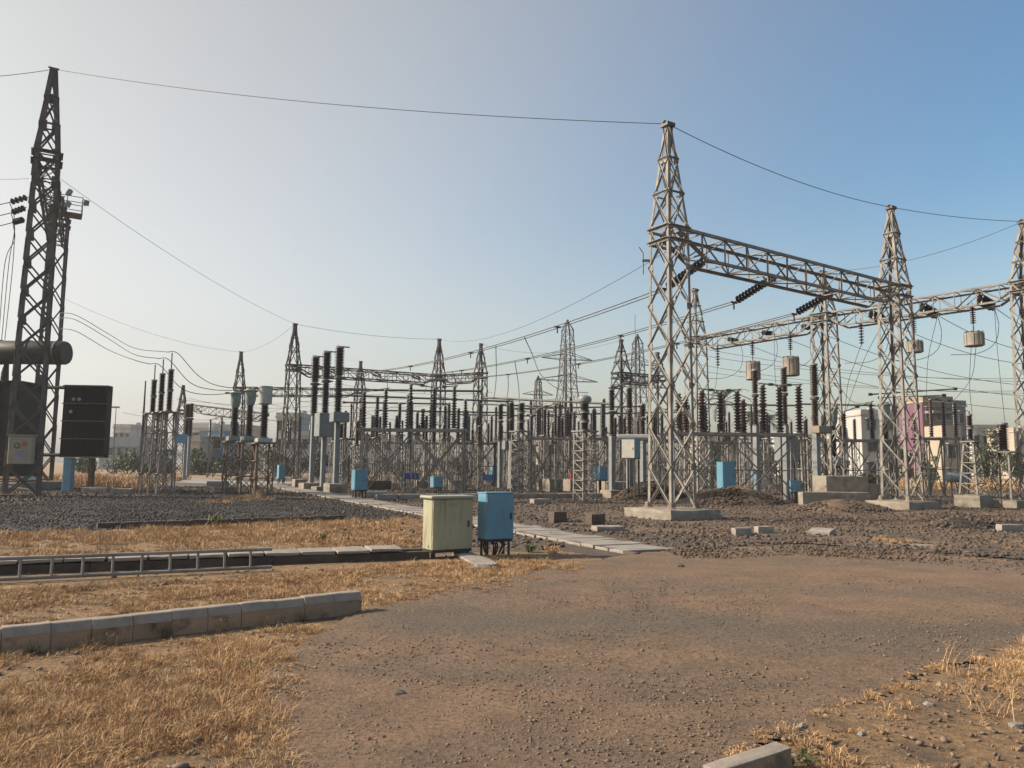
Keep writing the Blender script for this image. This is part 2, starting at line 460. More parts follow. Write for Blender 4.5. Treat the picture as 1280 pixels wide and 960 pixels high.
def lattice(root, keys, panel, leg_w, br_w, m='steel', indiv=True, cross=True, ring_every=1, brace_m=None, gusset=0.0):
    """four angle legs through the (z, half width) levels of keys, braced on four faces"""
    brace_m = brace_m or m
    jb = MB()
    def hw(z):
        for (z0, h0), (z1, h1) in zip(keys[:-1], keys[1:]):
            if z <= z1 + 1e-6: return h0 + (h1 - h0) * (z - z0) / (z1 - z0)
        return keys[-1][1]
    for sx, sy in ((1, 1), (1, -1), (-1, -1), (-1, 1)):
        for (z0, h0), (z1, h1) in zip(keys[:-1], keys[1:]):
            hint = (-sx, 0, 0) if sx * sy > 0 else (0, -sy, 0)
            bar(root, 'leg', (sx * h0, sy * h0, z0), (sx * h1, sy * h1, z1), leg_w, m, 'L', hint)
    zs = [keys[0][0]]
    for (z0, h0), (z1, h1) in zip(keys[:-1], keys[1:]):
        n = max(1, round((z1 - z0) / panel(z0, (h0 + h1) / 2)))
        zs += [z0 + (z1 - z0) * (i + 1) / n for i in range(n)]
    cs = [(1, 1), (1, -1), (-1, -1), (-1, 1)]
    def put(nm, a, b, w, hint):
        if indiv: bar(root, nm, a, b, w, brace_m, 'L', hint)
        else: jb.bar(a, b, w, 'L', hint)
    for i, (za, zb) in enumerate(zip(zs[:-1], zs[1:])):
        ha, hb = hw(za), hw(zb)
        for k in range(4):
            (ax, ay), (bx, by) = cs[k], cs[(k + 1) % 4]
            nrm = Vector(((ax + bx) / 2, (ay + by) / 2, 0))
            o1, o2 = nrm * br_w * .15, nrm * -br_w * .35
            if cross or (i + k) % 2 == 0:
                put('brace', Vector((ax * ha, ay * ha, za)) + o1, Vector((bx * hb, by * hb, zb)) + o1, br_w, nrm)
            if cross or (i + k) % 2 == 1:
                put('brace', Vector((bx * ha, by * ha, za)) + o2, Vector((ax * hb, ay * hb, zb)) + o2, br_w, nrm)
            if ring_every and (i + 1) % ring_every == 0:
                put('tie', Vector((ax * hb, ay * hb, zb)) + o1 * 2, Vector((bx * hb, by * hb, zb)) + o1 * 2, br_w, (0, 0, 1))
    if not indiv and jb.v:
        o = jb.obj('bracing', brace_m, root); o['kind'] = 'stuff'
    if gusset:
        for z in zs[1:-1]:
            h = hw(z)
            for sx, sy in cs:
                for ax_ in (0, 1):
                    g_ = gusset
                    p = (sx * (h - g_ * .55), sy * (h + .006), z) if ax_ == 0 else (sx * (h + .006), sy * (h - g_ * .55), z)
                    bar(root, 'gusset_plate', (p[0], p[1], z - g_ * .6), (p[0], p[1], z + g_ * .6), g_ * (1 if ax_ == 0 else .06), m, 'sq', (1, 0, 0), g_ * (.06 if ax_ == 0 else 1))

# ------------------------------------------------------------------ gantry towers
def gantry_tower(label, px, d, top_y, beam_y, hwb, hwt, leg_w, br_w, m='steel', panels=1.3, indiv=True, plinth=None, group='lattice gantry towers', rz=TH, base_z=0.0, basepx=True, brace_m=None):
    loc = at(px, d)
    H, zb = zat(px, top_y, d), zat(px, beam_y, d)
    r = thing('lattice_tower', label, 'lattice tower', loc, rz, group)
    z0 = .34 if plinth else 0.02
    z0 = max(z0, base_z)
    keys = [(z0, hwb), (zb, hwt), (H - .12, .09)]
    lattice(r, keys, lambda z, h: panels if z < zb - .01 else panels * .92, leg_w, br_w, m, indiv, True, ring_every=0, brace_m=brace_m, gusset=leg_w * 1.7 if d < 42 else 0.0)
    # level rings round the beam seat and up the peak
    for z, w in ((zb, leg_w * 1.0), (zb - .42, leg_w * 1.0), (zb + (H - zb) * .33, br_w), (zb + (H - zb) * .66, br_w)):
        h = hwt if z <= zb else hwt + (.09 - hwt) * (z - zb) / (H - zb)
        for (ax, ay), (bx, by) in (((1, 1), (1, -1)), ((1, -1), (-1, -1)), ((-1, -1), (-1, 1)), ((-1, 1), (1, 1))):
            bar(r, 'ring_tie', (ax * (h + .02), ay * (h + .02), z), (bx * (h + .02), by * (h + .02), z), w, m, 'L', (0, 0, -1))
    b = MB().box((0, 0, H - .05), (.34, .34, .12)).box((0, 0, H + .04), (.44, .10, .05))
    b.obj('peak_cap', 'steel_dark', r)
    if plinth:
        L_, W_, hgt = plinth
        block('plinth', (0, 0, hgt / 2 - .1), (L_, W_, hgt + .2), 'concrete', r, 0, .02, .04, 4)
        for sx in (1, -1):
            for sy in (1, -1):
                sb = MB()
                sb.lathe([(.15, 0), (.15, .03), (.10, .06), (.085, .16), (.05, .2)], 8)
                o = sb.obj('base_shoe', 'steel_rust', r); o.location = (sx * hwb, sy * hwb, hgt - .02)
    return r, H, zb, loc

TW = {}
def gt(key, *a, **k): TW[key] = gantry_tower(*a, **k); return TW[key]
gt('T1', 'tall lattice tower nearest the dirt road, on a wide pale concrete plinth', 839.5, 24.0, 155, 287, .52, .44, .10, .052, plinth=(2.1, 2.1, .34), panels=1.25)
gt('T2', 'second lattice tower along the near truss beam, plinth beside the gravel heap', 1127, 31.4, 259, 359, .58, .46, .105, .055, plinth=(2.3, 1.9, .34), panels=1.25)
gt('T3', 'lattice tower cut off by the right edge of the photo', 1297, 33.0, 277, 352, .55, .47, .105, .055, panels=1.25)
gt('T4', 'lattice tower carrying the middle of the far right beam, behind the wave traps', 1036, 40.0, 340, 393, .60, .47, .105, .055, panels=1.3)
gt('T5', 'lattice tower at the left end of the far right beam, behind the near tower', 872, 46.3, 362, 422, .60, .47, .105, .055, panels=1.3)
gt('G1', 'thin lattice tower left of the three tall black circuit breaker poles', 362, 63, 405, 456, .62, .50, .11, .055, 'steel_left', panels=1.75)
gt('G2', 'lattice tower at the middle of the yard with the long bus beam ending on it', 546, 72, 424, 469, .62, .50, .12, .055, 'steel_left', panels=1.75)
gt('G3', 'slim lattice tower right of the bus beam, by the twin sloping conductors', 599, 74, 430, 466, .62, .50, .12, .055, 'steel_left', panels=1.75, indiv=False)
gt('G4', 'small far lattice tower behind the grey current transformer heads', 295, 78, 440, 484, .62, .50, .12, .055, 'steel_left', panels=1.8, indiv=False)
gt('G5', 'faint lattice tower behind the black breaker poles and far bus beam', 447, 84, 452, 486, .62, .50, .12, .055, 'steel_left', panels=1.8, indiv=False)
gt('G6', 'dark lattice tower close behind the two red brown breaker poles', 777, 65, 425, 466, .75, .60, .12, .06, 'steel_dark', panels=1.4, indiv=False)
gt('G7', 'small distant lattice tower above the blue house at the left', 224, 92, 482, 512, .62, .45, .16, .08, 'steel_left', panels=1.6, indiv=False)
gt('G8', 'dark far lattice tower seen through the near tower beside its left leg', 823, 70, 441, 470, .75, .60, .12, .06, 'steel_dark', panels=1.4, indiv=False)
r_t1, H_t1, zb_t1, _l = TW['T1']
zq_ = zat(806, 324, 24)
bar(r_t1, 'bracket', (-.44, .44, zq_), (-.60, .60, zq_), .07, 'steel_dark', 'sq')
bar(r_t1, 'arcing_horn', (-.58, .58, zq_ - .45), (-.58, .58, zq_ + .25), .03, 'steel_dark', 'rod')
bar(r_t1, 'arcing_horn', (-.58, .58, zq_ + .25), (-.68, .66, zq_ + .45), .03, 'steel_dark', 'rod')
# the big pair at the left
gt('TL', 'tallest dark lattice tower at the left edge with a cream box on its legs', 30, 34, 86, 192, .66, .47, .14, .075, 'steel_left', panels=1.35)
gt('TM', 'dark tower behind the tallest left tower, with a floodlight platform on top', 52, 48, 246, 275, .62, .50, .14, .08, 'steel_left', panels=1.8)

def truss_beam(label, A, B, depth, width, n, m='steel', chord=.10, br=.055, indiv=True, group='truss beams between the towers'):
    A, B = Vector(A), Vector(B)
    L = (B - A).length
    d = (B - A) / L
    rz = math.atan2(d.y, d.x)
    r = thing('truss_beam', label, 'truss beam', A, rz, group)
    pit = math.asin(d.z)
    r.rotation_euler = (0, -pit, rz)
    e = L / n
    zb = lambda x: -depth if e * 1.2 < x < L - e * 1.2 else -depth * max(.12, min(x, L - x) / (e * 1.25))
    jb = MB()
    def put(nm, a, b, w, hint=(0, 0, 1)):
        if indiv: bar(r, nm, a, b, w, m, 'L', hint)
        else: jb.bar(a, b, w, 'L', hint)
    for s in (-1, 1):
        bar(r, 'chord', (0, s * width / 2, 0), (L, s * width / 2, 0), chord, m, 'L', (0, -s, 0))
        xs = [0] + [e * 1.25] + [L - e * 1.25] + [L]
        for x0, x1 in zip(xs[:-1], xs[1:]):
            bar(r, 'chord', (x0, s * width / 2, zb(x0)), (x1, s * width / 2, zb(x1)), chord, m, 'L', (0, -s, 0))
        for i in range(n):
            x0, x1 = i * e, (i + 1) * e
            if i: put('post', (x0, s * width / 2, 0), (x0, s * width / 2, zb(x0)), br, (0, s, 0))
            a, b = ((x0, s * width / 2, 0), (x1, s * width / 2, zb(x1))) if i % 2 == 0 else ((x0, s * width / 2, zb(x0)), (x1, s * width / 2, 0))
            put('diagonal', a, b, br, (0, s, 0))
    for i in range(n + 1):
        x0 = min(i * e, L - .02)
        put('strut', (x0, -width / 2, .005), (x0, width / 2, .005), br)
        if 0 < i < n:
            put('strut', (x0, -width / 2, zb(x0)), (x0, width / 2, zb(x0)), br)
        if i < n:
            s = 1 if i % 2 else -1
            put('lacing', (x0, -s * width / 2, .01), (x0 + e, s * width / 2, .01), br)
            put('lacing', (x0, s * width / 2, zb(x0)), (x0 + e, -s * width / 2, zb(x0 + e)), br)
    if jb.v:
        o = jb.obj('bracing', m, r); o['kind'] = 'stuff'
    return r
def seat(key, off=(0, 0)):
    r, H, zb, loc = TW[key]
    return Vector((loc.x, loc.y, zb - .06))
B1a, B1b = seat('T1'), seat('T2')
truss_beam('near truss beam from the tall near tower to the second tower', B1a, B1b, .85, .8, 12, chord=.095, br=.045)
truss_beam('far right truss beam between the wave traps and the right edge tower', seat('T4'), seat('T3'), .75, .7, 10, chord=.09, br=.045)
truss_beam('far right truss beam running left from the middle tower behind the near beam', seat('T5'), seat('T4'), .75, .7, 9, chord=.09, br=.045)
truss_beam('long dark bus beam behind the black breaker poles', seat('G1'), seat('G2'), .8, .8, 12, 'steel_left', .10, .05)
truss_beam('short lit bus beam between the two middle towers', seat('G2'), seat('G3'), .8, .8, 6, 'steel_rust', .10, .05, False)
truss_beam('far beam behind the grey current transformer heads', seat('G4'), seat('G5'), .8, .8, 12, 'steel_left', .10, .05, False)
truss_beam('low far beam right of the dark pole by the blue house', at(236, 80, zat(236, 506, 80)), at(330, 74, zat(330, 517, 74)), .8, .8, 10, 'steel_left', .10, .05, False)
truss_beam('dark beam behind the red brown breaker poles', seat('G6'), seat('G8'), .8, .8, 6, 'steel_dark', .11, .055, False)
truss_beam('beam seen end on from the tallest left tower to the tower behind', seat('TL'), Vector((TW['TM'][3].x, TW['TM'][3].y, seat('TL').z)), .9, .8, 9, 'steel_left', .10, .05)

# floodlight platform on the tower behind
r, H, zb, loc = TW['TM']
zf = zat(85, 267, 48)
b = MB().box((.3, 0, zf), (1.9, 1.2, .08)); b.obj('platform', 'steel_left', r)
for k in range(2):
    zz = zf + .55 * (k + 1)
    for a, c in (((-.6, -.58), (1.22, -.58)), ((1.22, -.58), (1.22, .58)), ((1.22, .58), (-.6, .58))):
        bar(r, 'rail', (*a, zz), (*c, zz), .05, 'steel_left', 'rod')
for x, y in ((-.6, -.58), (.35, -.58), (1.22, -.58), (1.22, .58), (.35, .58)):
    bar(r, 'rail_post', (x, y, zf), (x, y, zf + 1.12), .05, 'steel_left', 'rod')
for x, y, z, rr in ((1.4, -.3, .9, 20), (.45, -.66, 1.3, 70), (.4, -.68, .5, 60)):
    q = MB().box((0, 0, 0), (.34, .18, .36)).box((0, .12, -.1), (.08, .12, .3))
    o = q.obj('floodlight', 'box_grey', r); o.location = (x, y, zf + z); o.rotation_euler = (R(20), 0, R(rr))

# ------------------------------------------------------------------ far transmission pylons and masts
def pylon(label, px, d, top_y, hwb, arms, m='steel_left', leg=.15, br=.07):
    H = zat(px, top_y, d)
    r = thing('transmission_pylon', label, 'pylon', at(px, d), R(20), 'far transmission pylons')
    lattice(r, [(0, hwb), (H * .55, hwb * .36), (H * .93, hwb * .22), (H, .06)], lambda z, h: max(1.4, 2.4 * h), leg, br, m, False, True, 1)
    for fr, ln in arms:
        z = H * fr
        q = MB()
        for s in (-1, 1):
            h = hwb * .3
            for sy in (-1, 1):
                q.bar((0, sy * h, z), (s * ln, 0, z + .1), br * 1.2, 'L')
                q.bar((0, sy * h, z + 1.0), (s * ln, 0, z + .12), br * 1.2, 'L')
            for t in (.25, .5, .75):
                q.bar((s * ln * t, -h * (1 - t), z), (s * ln * t, 0, z + 1.0 * (1 - t)), br, 'L')
        q.obj('cross_arm', m, r)
    return r
pylon('tall far pylon with drooping cross arms right of the middle of the photo', 709, 118, 400, 3.3, ((.74, 4.3), (.60, 5.2)))
pylon('small far pylon at the left foot of the tall far pylon', 672, 150, 470, 2.4, ((.80, 3.2), (.62, 3.6)), leg=.17, br=.08)
pylon('far pylon half hidden behind the dark tower by the breaker poles', 798, 120, 418, 2.9, ((.78, 4.2), (.62, 4.8)), 'steel_dark')
for px, d, top, lab in ((795, 100, 393, 'thin lightning mast above the dark tower by the breaker poles'), (707, 95, 402, 'thin lightning mast in front of the tall far pylon')):
    r = thing('lightning_mast', lab, 'mast', at(px, d), 0, 'lightning masts')
    H = zat(px, top, d)
    MB().lathe([(.22, 0), (.16, H * .5), (.10, H * .85), (.04, H * .86), (.03, H)], 8).obj('pole', 'steel_left', r, True)
    MB().box((0, 0, .15), (.8, .8, .3)).obj('footing', 'concrete', r)

# ------------------------------------------------------------------ insulator strings and conductors
def disc_mesh(rad, m):
    k = ('disc', round(rad, 3), m)
    if k not in _cache:
        b = MB().lathe([(rad * .25, -.07), (rad * .30, -.03), (rad * .55, -.02), (rad, .012), (rad * .97, .03), (rad * .4, .035), (rad * .30, .05), (rad * .25, .08)], 12)
        _cache[k] = mesh_from('disc', b.v, b.f, m, True, 45)
    return _cache[k]
def ins_string(label, A, B, n, rad, twin=0.0, group='insulator strings', m='porc', lead=.25):
    """discs on a rod from A (on the steel) to B (the conductor's end)"""
    A, B = Vector(A), Vector(B)
    d = B - A
    L = d.length
    r = bpy.data.objects.new('insulator_string', None)
    COL.objects.link(r)
    r.location = A
    q = d.to_track_quat('Z', 'X')
    r.rotation_euler = q.to_euler()
    tag(r, label, 'insulator', group)
    offs = (-twin / 2, twin / 2) if twin else (0,)
    for o in offs:
        bar(r, 'pin', (o, 0, 0 if not twin else lead * .5), (o, 0, L if not twin else L - lead * .5), .035, 'steel_dark', 'rod')
        for i in range(n):
            z = lead + (L - 2 * lead) * (i + .5) / n
            s = min(1.0, (L - 2 * lead) / n / .15)
            link('disc', disc_mesh(rad, m), r, T(o, 0, z) @ Matrix.Diagonal((1, 1, s, 1)))
    if twin:
        for z in (lead * .5, L - lead * .5):
            MB().box((0, 0, z), (twin + .14, .05, .14)).obj('yoke_plate', 'steel_dark', r)
    return r
def curve(name, pts, rad, parent=None, m='wire', sides=5):
    """a cable: a tube swept along pts, as a mesh"""
    P_ = np.array([tuple(p) for p in pts], float)
    t = np.gradient(P_, axis=0); t /= np.linalg.norm(t, axis=1)[:, None] + 1e-12
    up = np.array([0, 0, 1.0]) if abs(t[:, 2]).mean() < .8 else np.array([1.0, .3, 0])
    x = np.cross(t, up); x /= np.linalg.norm(x, axis=1)[:, None] + 1e-12
    y = np.cross(x, t)
    a = np.arange(sides) * 2 * math.pi / sides
    co = (P_[:, None] + rad * (np.cos(a)[None, :, None] * x[:, None] + np.sin(a)[None, :, None] * y[:, None])).reshape(-1, 3)
    n = len(P_)
    i = np.arange(n - 1)[:, None] * sides; k = np.arange(sides)[None]
    k2 = (k + 1) % sides
    f = np.stack([i + k, i + k2, i + sides + k2, i + sides + k], -1).reshape(-1, 4)
    return link(name, mesh_np(name, co, [f], m, True), parent)
def sag(A, B, s, n=28):
    A, B = Vector(A), Vector(B)
    return [A.lerp(B, t) - Vector((0, 0, 4 * s * t * (1 - t))) for t in [i / n for i in range(n + 1)]]
def smooth(pts, n=10):
    """Catmull-Rom through pts"""
    p = [Vector(q) for q in pts]
    p = [p[0] * 2 - p[1]] + p + [p[-1] * 2 - p[-2]]
    out = []
    for i in range(1, len(p) - 2):
        for k in range(n):
            t = k / n
            a, b, c, d = p[i - 1], p[i], p[i + 1], p[i + 2]
            out.append(.5 * ((2 * b) + (c - a) * t + (2 * a - 5 * b + 4 * c - d) * t * t + (3 * b - a - 3 * c + d) * t ** 3))
    return out + [p[-2]]
def wire(label, pts, rad=.013, group='overhead wires', m='wire', name='overhead_wire'):
    return tag(curve(name, pts, rad, None, m), label, 'wire', group)
def peak(key):
    r, H, zb, loc = TW[key]
    return Vector((loc.x, loc.y, H))
# earth wires from peak to peak
wire('earth wire sagging from the tallest left tower to the tall near tower', sag(peak('TL'), peak('T1'), .42), .013)
wire('earth wire from the tall near tower down to the second tower', sag(peak('T1'), peak('T2'), .35), .013)
wire('earth wire from the second tower to the right edge tower', sag(peak('T2'), peak('T3'), .12), .013)
wire('earth wire leaving the tallest left tower towards the left edge', sag(peak('TL'), pt(-160, 96, 30), .25), .014)
wire('earth wire from the right edge tower back to the middle right tower', sag(peak('T3'), peak('T4'), .5), .012)
wire('thin wire slanting from the tallest left tower down to the thin left tower', sag(pt(76, 224, 34), peak('G1'), .5), .010)
wire('earth wire from the thin left tower to the middle yard tower', sag(peak('G1'), peak('G2'), .3), .014)
wire('faint earth wire from the middle yard tower up to the tall near tower', sag(peak('G2'), peak('T1') - Vector((0, 0, 4.2)), 1.2), .010)
wire('faint wire from the small far tower to the thin left tower', sag(peak('G4'), peak('G1'), .5), .012)
wire('faint wire from the left edge dropping to the small far tower', sag(pt(78, 372, 60), peak('G4'), .8), .010)
wire('earth wire from the slim middle tower to the dark far tower', sag(peak('G3'), peak('G6'), 1.0), .012)
wire('wire entering from the left edge behind the tallest tower', sag(pt(-40, 220, 40), pt(36, 223, 34), .1), .014)
# pieces hung from the tallest left tower
for i, (a, b) in enumerate((((36, 246), (14, 253)), ((33, 259), (16, 266)), ((31, 274), (18, 278)))):
    lab = ('highest', 'middle', 'lowest')[i] + ' of the three strain strings left of the tallest tower'
    ins_string(lab, pt(a[0], a[1], 34), pt(b[0] - 2, b[1], 34.2), 4, .15, 0, 'strain strings on the tallest left tower', 'porc', .08)
    wire(('upper', 'middle', 'lower')[i] + ' conductor running out of the left edge from the strain strings', sag(pt(b[0] - 2, b[1], 34.2), pt(-70, b[1] + 8 + i * 3, 32), .1), .02)
    wire(('first', 'second', 'third')[i] + ' jumper hanging beside the tallest left tower down to the transformer', smooth([pt(b[0] - 2, b[1], 34.2), pt(b[0] + 4 - 2 * i, b[1] + 22, 35), pt(16 - 5 * i, 330, 37), pt(6 - 4 * i, 425, 40)]), .018)

# three twin bus conductors from the near beam back to the long bus beam
ax = (B1b - B1a)
G1s, G2s = seat('G1'), seat('G2')
bus = []
for i, (t, s) in enumerate(((.18, .22), (.47, .50), (.76, .78))):
    pA = B1a.lerp(B1b, t) + V * .45 + Vector((0, 0, -.35))
    pB = G1s.lerp(G2s, s) - V * .45 + Vector((0, 0, -.2))
    hd = (pB - pA); hd.z = 0; hd.normalize()
    eA = pA + hd * 2.3 + Vector((0, 0, -.66))
    eB = pB - hd * 2.0 + Vector((0, 0, -.5))
    which = ('left', 'middle', 'right')[i]
    ins_string(f'long slanting black strain string under the near beam, {which} one of three', pA, eA, 12, .165, 0, 'strain strings on the near beam', 'porc_dark', .2)
    ins_string(f'strain string at the far bus beam, {which} one of three', pB, eB, 12, .165, 0, 'strain strings on the far bus beam', 'porc_dark', .2)
    c = thing('twin_conductor', f'twin sloping bus conductor leaving the {which} string of the near beam', 'conductor', (0, 0, 0), 0, 'twin bus conductors')
    side = Vector((-hd.y, hd.x, 0)) * .15
    pts = sag(eA, eB, .8)
    for sgn in (-1, 1):
        curve('conductor', [p + side * sgn for p in pts], .021, c)
    for k in (0, 5, 11, 17, 23, 28):
        p = pts[k]
        MB().bar(p - side * 1.15, p + side * 1.15, .07, 'sq').bar(p, p + Vector((0, 0, -.28)), .05, 'sq').obj('spacer', 'steel_dark', c)
    bus.append(pts)
# droppers from the bus
def bus_at(i, px):
    return min((p for p in bus[i]), key=lambda p: abs(px - (CX + F * (p - CAMLOC).dot(r_) / (p - CAMLOC).dot(f_))))
wire('dropper curving from the near bus conductor down to the arrester top', smooth([bus_at(0, 662), pt(665, 442, 43), pt(676, 468, 42), pt(700, 487, 40), pt(735, 491, 37)]), .022, 'dropper wires')
for i, (px, y0, y1, d) in enumerate(((618, 458, 502, 60), (650, 452, 512, 58), (531, 462, 492, 62), (483, 470, 505, 66), (571, 470, 486, 60), (633, 470, 505, 58))):
    wire(('first', 'second', 'third', 'fourth', 'fifth', 'sixth')[i] + ' thin dropper in the middle of the yard, hanging off the bus', smooth([bus_at(i % 3, px), bus_at(i % 3, px).lerp(pt(px - 1, y1, d), .5) + Vector((.1, 0, 0)), pt(px - 1, y1, d)]), .022, 'dropper wires')
# wires from the left tower over the arresters to the current transformers
ARR = ((208.5, 440, 37.5), (197.5, 448, 38.5), (186.5, 455, 39.5))
CTH = ((291, 490, 40.0), (309, 486, 38.6), (328, 484, 37.2))
for i, ((ax_, ay_, ad), (cx_, cy_, cd_), sy) in enumerate(zip(ARR, CTH[::-1], (391, 397, 411))):
    w = ('upper', 'middle', 'lower')[i]
    wire(f'{w} wire drooping from the left tower to the arrester tip', smooth([pt(72, sy, 41), pt(95, sy + 3, 40.5), pt(135, sy + 26, 40), pt(168, ay_ - 5, 39), pt(ax_, ay_, ad)]), .019)
    wire(f'{w} wire looping from the arrester tip to a current transformer head', smooth([pt(ax_, ay_, ad), pt(ax_ + 14, ay_ + 2, ad), pt(ax_ + 40, ay_ + 30, ad), pt(ax_ + 68, cy_ - 1 + 2 * i, cd_), pt(cx_ - 4, cy_ + 2, cd_)]), .019)

# strings and conductors on the far right beam
T3s, T4s, T5s = seat('T3'), seat('T4'), seat('T5')
STR_E = []
nR = Vector(((T3s - T4s).y, -(T3s - T4s).x, 0)).normalized()      # side facing right, away from the bus
def on_beam(px, A, B):
    """the point of a beam that stands at a column of the photograph"""
    best = min((i / 200 for i in range(201)), key=lambda t: abs(px - (CX + F * ((A.lerp(B, t) - CAMLOC).dot(r_)) / (A.lerp(B, t) - CAMLOC).dot(f_))))
    return A.lerp(B, best)
for i, (px, px2, py2, A, B, lab) in enumerate(((1221, 1243, 384, T4s, T3s, 'black strain string on the far right beam beside the right edge tower'),
                                        (1149, 1172, 394, T4s, T3s, 'black strain string on the far right beam just right of the second tower'),
                                        (1086, 1106, 400, T4s, T3s, 'black strain string on the far right beam just left of the second tower'),
                                        (1000, 1014, 411, T5s, T4s, 'strain string on the far right beam left of the middle tower'),
                                        (950, 968, 417, T5s, T4s, 'strain string on the far right beam above the hanging wave traps'),
                                        (907, 925, 427, T5s, T4s, 'strain string at the left part of the far right beam'))):
    p = on_beam(px, A, B) - Vector((0, 0, .3))
    e = pt(px2, py2, p.y + .25)
    STR_E.append(e)
    ins_string(lab, p, e, 9, .14, .26 if i < 3 else 0, 'strain strings on the far right beam', 'porc_dark', .15)
    wire(('first', 'second', 'third', 'fourth', 'fifth', 'sixth')[i] + ' conductor from the right beam strings running off to the right', sag(e, pt(1400, py2 + 35 + 8 * i + (10 if i > 2 else 0), p.y + 3), .9 + .1 * i), .015)
    wire(('first', 'second', 'third', 'fourth', 'fifth', 'sixth')[i] + ' jumper dropping below the right beam strain strings', smooth([e, e + Vector((.15, 0, -.9)), e + Vector((-.1, 0, -1.7)), e + Vector((-.9, 0, -2.15)), e + Vector((-2.0, .2, -2.2))]), .014, 'dropper wires')
for i, (py0, py1, d) in enumerate(((434, 467, 60), (455, 480, 62), (443, 459, 58), (463, 474, 64))):
    wire(('upper', 'second', 'third', 'lowest')[i] + ' faint line crossing behind the right towers', sag(pt(870, py0, d + 10), pt(1400, py1 + 10, d), 1.0), .018)

def wave_trap(label, px, top, bot, d, wid, beam, string_label):
    p = on_beam(px, *beam)
    d = p.y
    zt, zb_ = zat(px, top, d), zat(px, bot, d)
    rad = wid / F * d / 2
    h = zt - zb_
    r = thing('wave_trap', label, 'wave trap', (p.x, p.y, zb_), 0, 'hanging wave traps')
    b = MB().lathe([(rad * .88, 0), (rad, 0.03), (rad, h * .18), (rad * .98, h * .2), (rad * .98, h * .8), (rad, h * .82), (rad, h - .03), (rad * .88, h)], 32)
    b.obj('coil_body', 'wavetrap', r, True, angle=30)
    for k in range(4):
        a = k * math.pi / 4
        bar(r, 'spider_arm', (-rad * math.cos(a), -rad * math.sin(a), h + .03), (rad * math.cos(a), rad * math.sin(a), h + .03), .05, 'steel_dark', 'sq')
    for k in range(8):
        a = k * math.pi / 4 + .2
        bar(r, 'tie_rod', (rad * 1.01 * math.cos(a), rad * 1.01 * math.sin(a), .02), (rad * 1.01 * math.cos(a), rad * 1.01 * math.sin(a), h - .02), .025, 'flange', 'sq')
    bar(r, 'hanger', (0, 0, h), (0, 0, h + .35), .06, 'steel_dark', 'rod')
    ins_string(string_label, (p.x, p.y, p.z - .5), (p.x, p.y, zt + .3), 9, .13, 0, 'hanging insulator strings', 'porc_red', .12)
wave_trap('pale drum wave trap hanging left of the two, above the brown breaker poles', 940, 453, 475, 42, 18, (T5s, T4s), 'insulator string holding the left pale wave trap')
wave_trap('pale drum wave trap hanging right of the two, above the brown breaker poles', 987, 447, 470, 41, 20, (T5s, T4s), 'insulator string holding the right pale wave trap')
wave_trap('small wave trap hanging half behind the second tower', 1141, 427, 441, 36, 19, (T4s, T3s), 'insulator string holding the trap behind the second tower')
wave_trap('wide flat wave trap hanging alone near the right edge', 1214, 416, 433, 35, 22, (T4s, T3s), 'insulator string holding the wide trap near the right edge')
for px, y0, y1, bm, lab in ((897, 436, 457, (T5s, T4s), 'free insulator string hanging left of the wave traps'), (1076, 402, 430, (T4s, T3s), 'free insulator string hanging between the middle and second towers')):
    p = on_beam(px, *bm)
    ins_string(lab, (p.x, p.y, p.z - .45), (p.x, p.y, zat(px, y1 + 3, p.y)), 8, .13, 0, 'hanging insulator strings', 'porc_red', .12)
for i, (pts) in enumerate((((897, 459, 42), (895, 480, 40), (893, 489, 37)), ((1076, 432, 38), (1068, 455, 40), (1060, 480, 42), (1056, 515, 44)), (STR_E[2], (1080, 450, 41), (1057, 515, 44)),
                           ((1214, 434, 35), (1212, 480, 34), (1215, 516, 33)), ((1220, 434, 35), (1215, 470, 37), (1200, 492, 42), (1190, 502, 46)), (STR_E[0], (1247, 440, 33.5), (1256, 527, 33)),
                           (STR_E[4], (968, 450, 40), (970, 484, 36)), (STR_E[3], (1013, 440, 39), (1019, 455, 38)), (pt(1034, 455, 40), (1058, 495, 42), (1072, 504, 44), (1085, 503, 45)),
                           (STR_E[1], (1160, 450, 42), (1158, 500, 46)), ((940, 476, 41), (947, 480, 38), (950, 481, 36)), ((918, 490, 36), (930, 496, 37), (942, 500, 38)))):
    wire(('first', 'second', 'third', 'fourth', 'fifth', 'sixth', 'seventh', 'eighth', 'ninth', 'tenth', 'eleventh', 'twelfth')[i] + ' thin dropper under the far right beam, counted from where it was strung', smooth([pt(*q) if isinstance(q, tuple) else q for q in pts]), .013, 'droppers under the far right beam')

# ------------------------------------------------------------------ yard equipment
def post(root, x, y, z0, h, core=.075, shed=.14, n=None, m='porc', taper=1.0, capr=None, name='post_insulator', foot=True):
    n = n or max(5, int(h / .11))
    o = link(name, shed_mesh(h - .16, core, shed, n, m, taper), root, T(x, y, z0 + .08))
    c = link('cap', cap_mesh((capr or core * 1.3), .10, 'flange'), o, T(0, 0, h - .16))
    if foot: link('foot', cap_mesh(core * 1.7, .08, 'steel_dark'), o, T(0, 0, -.08))
    return o

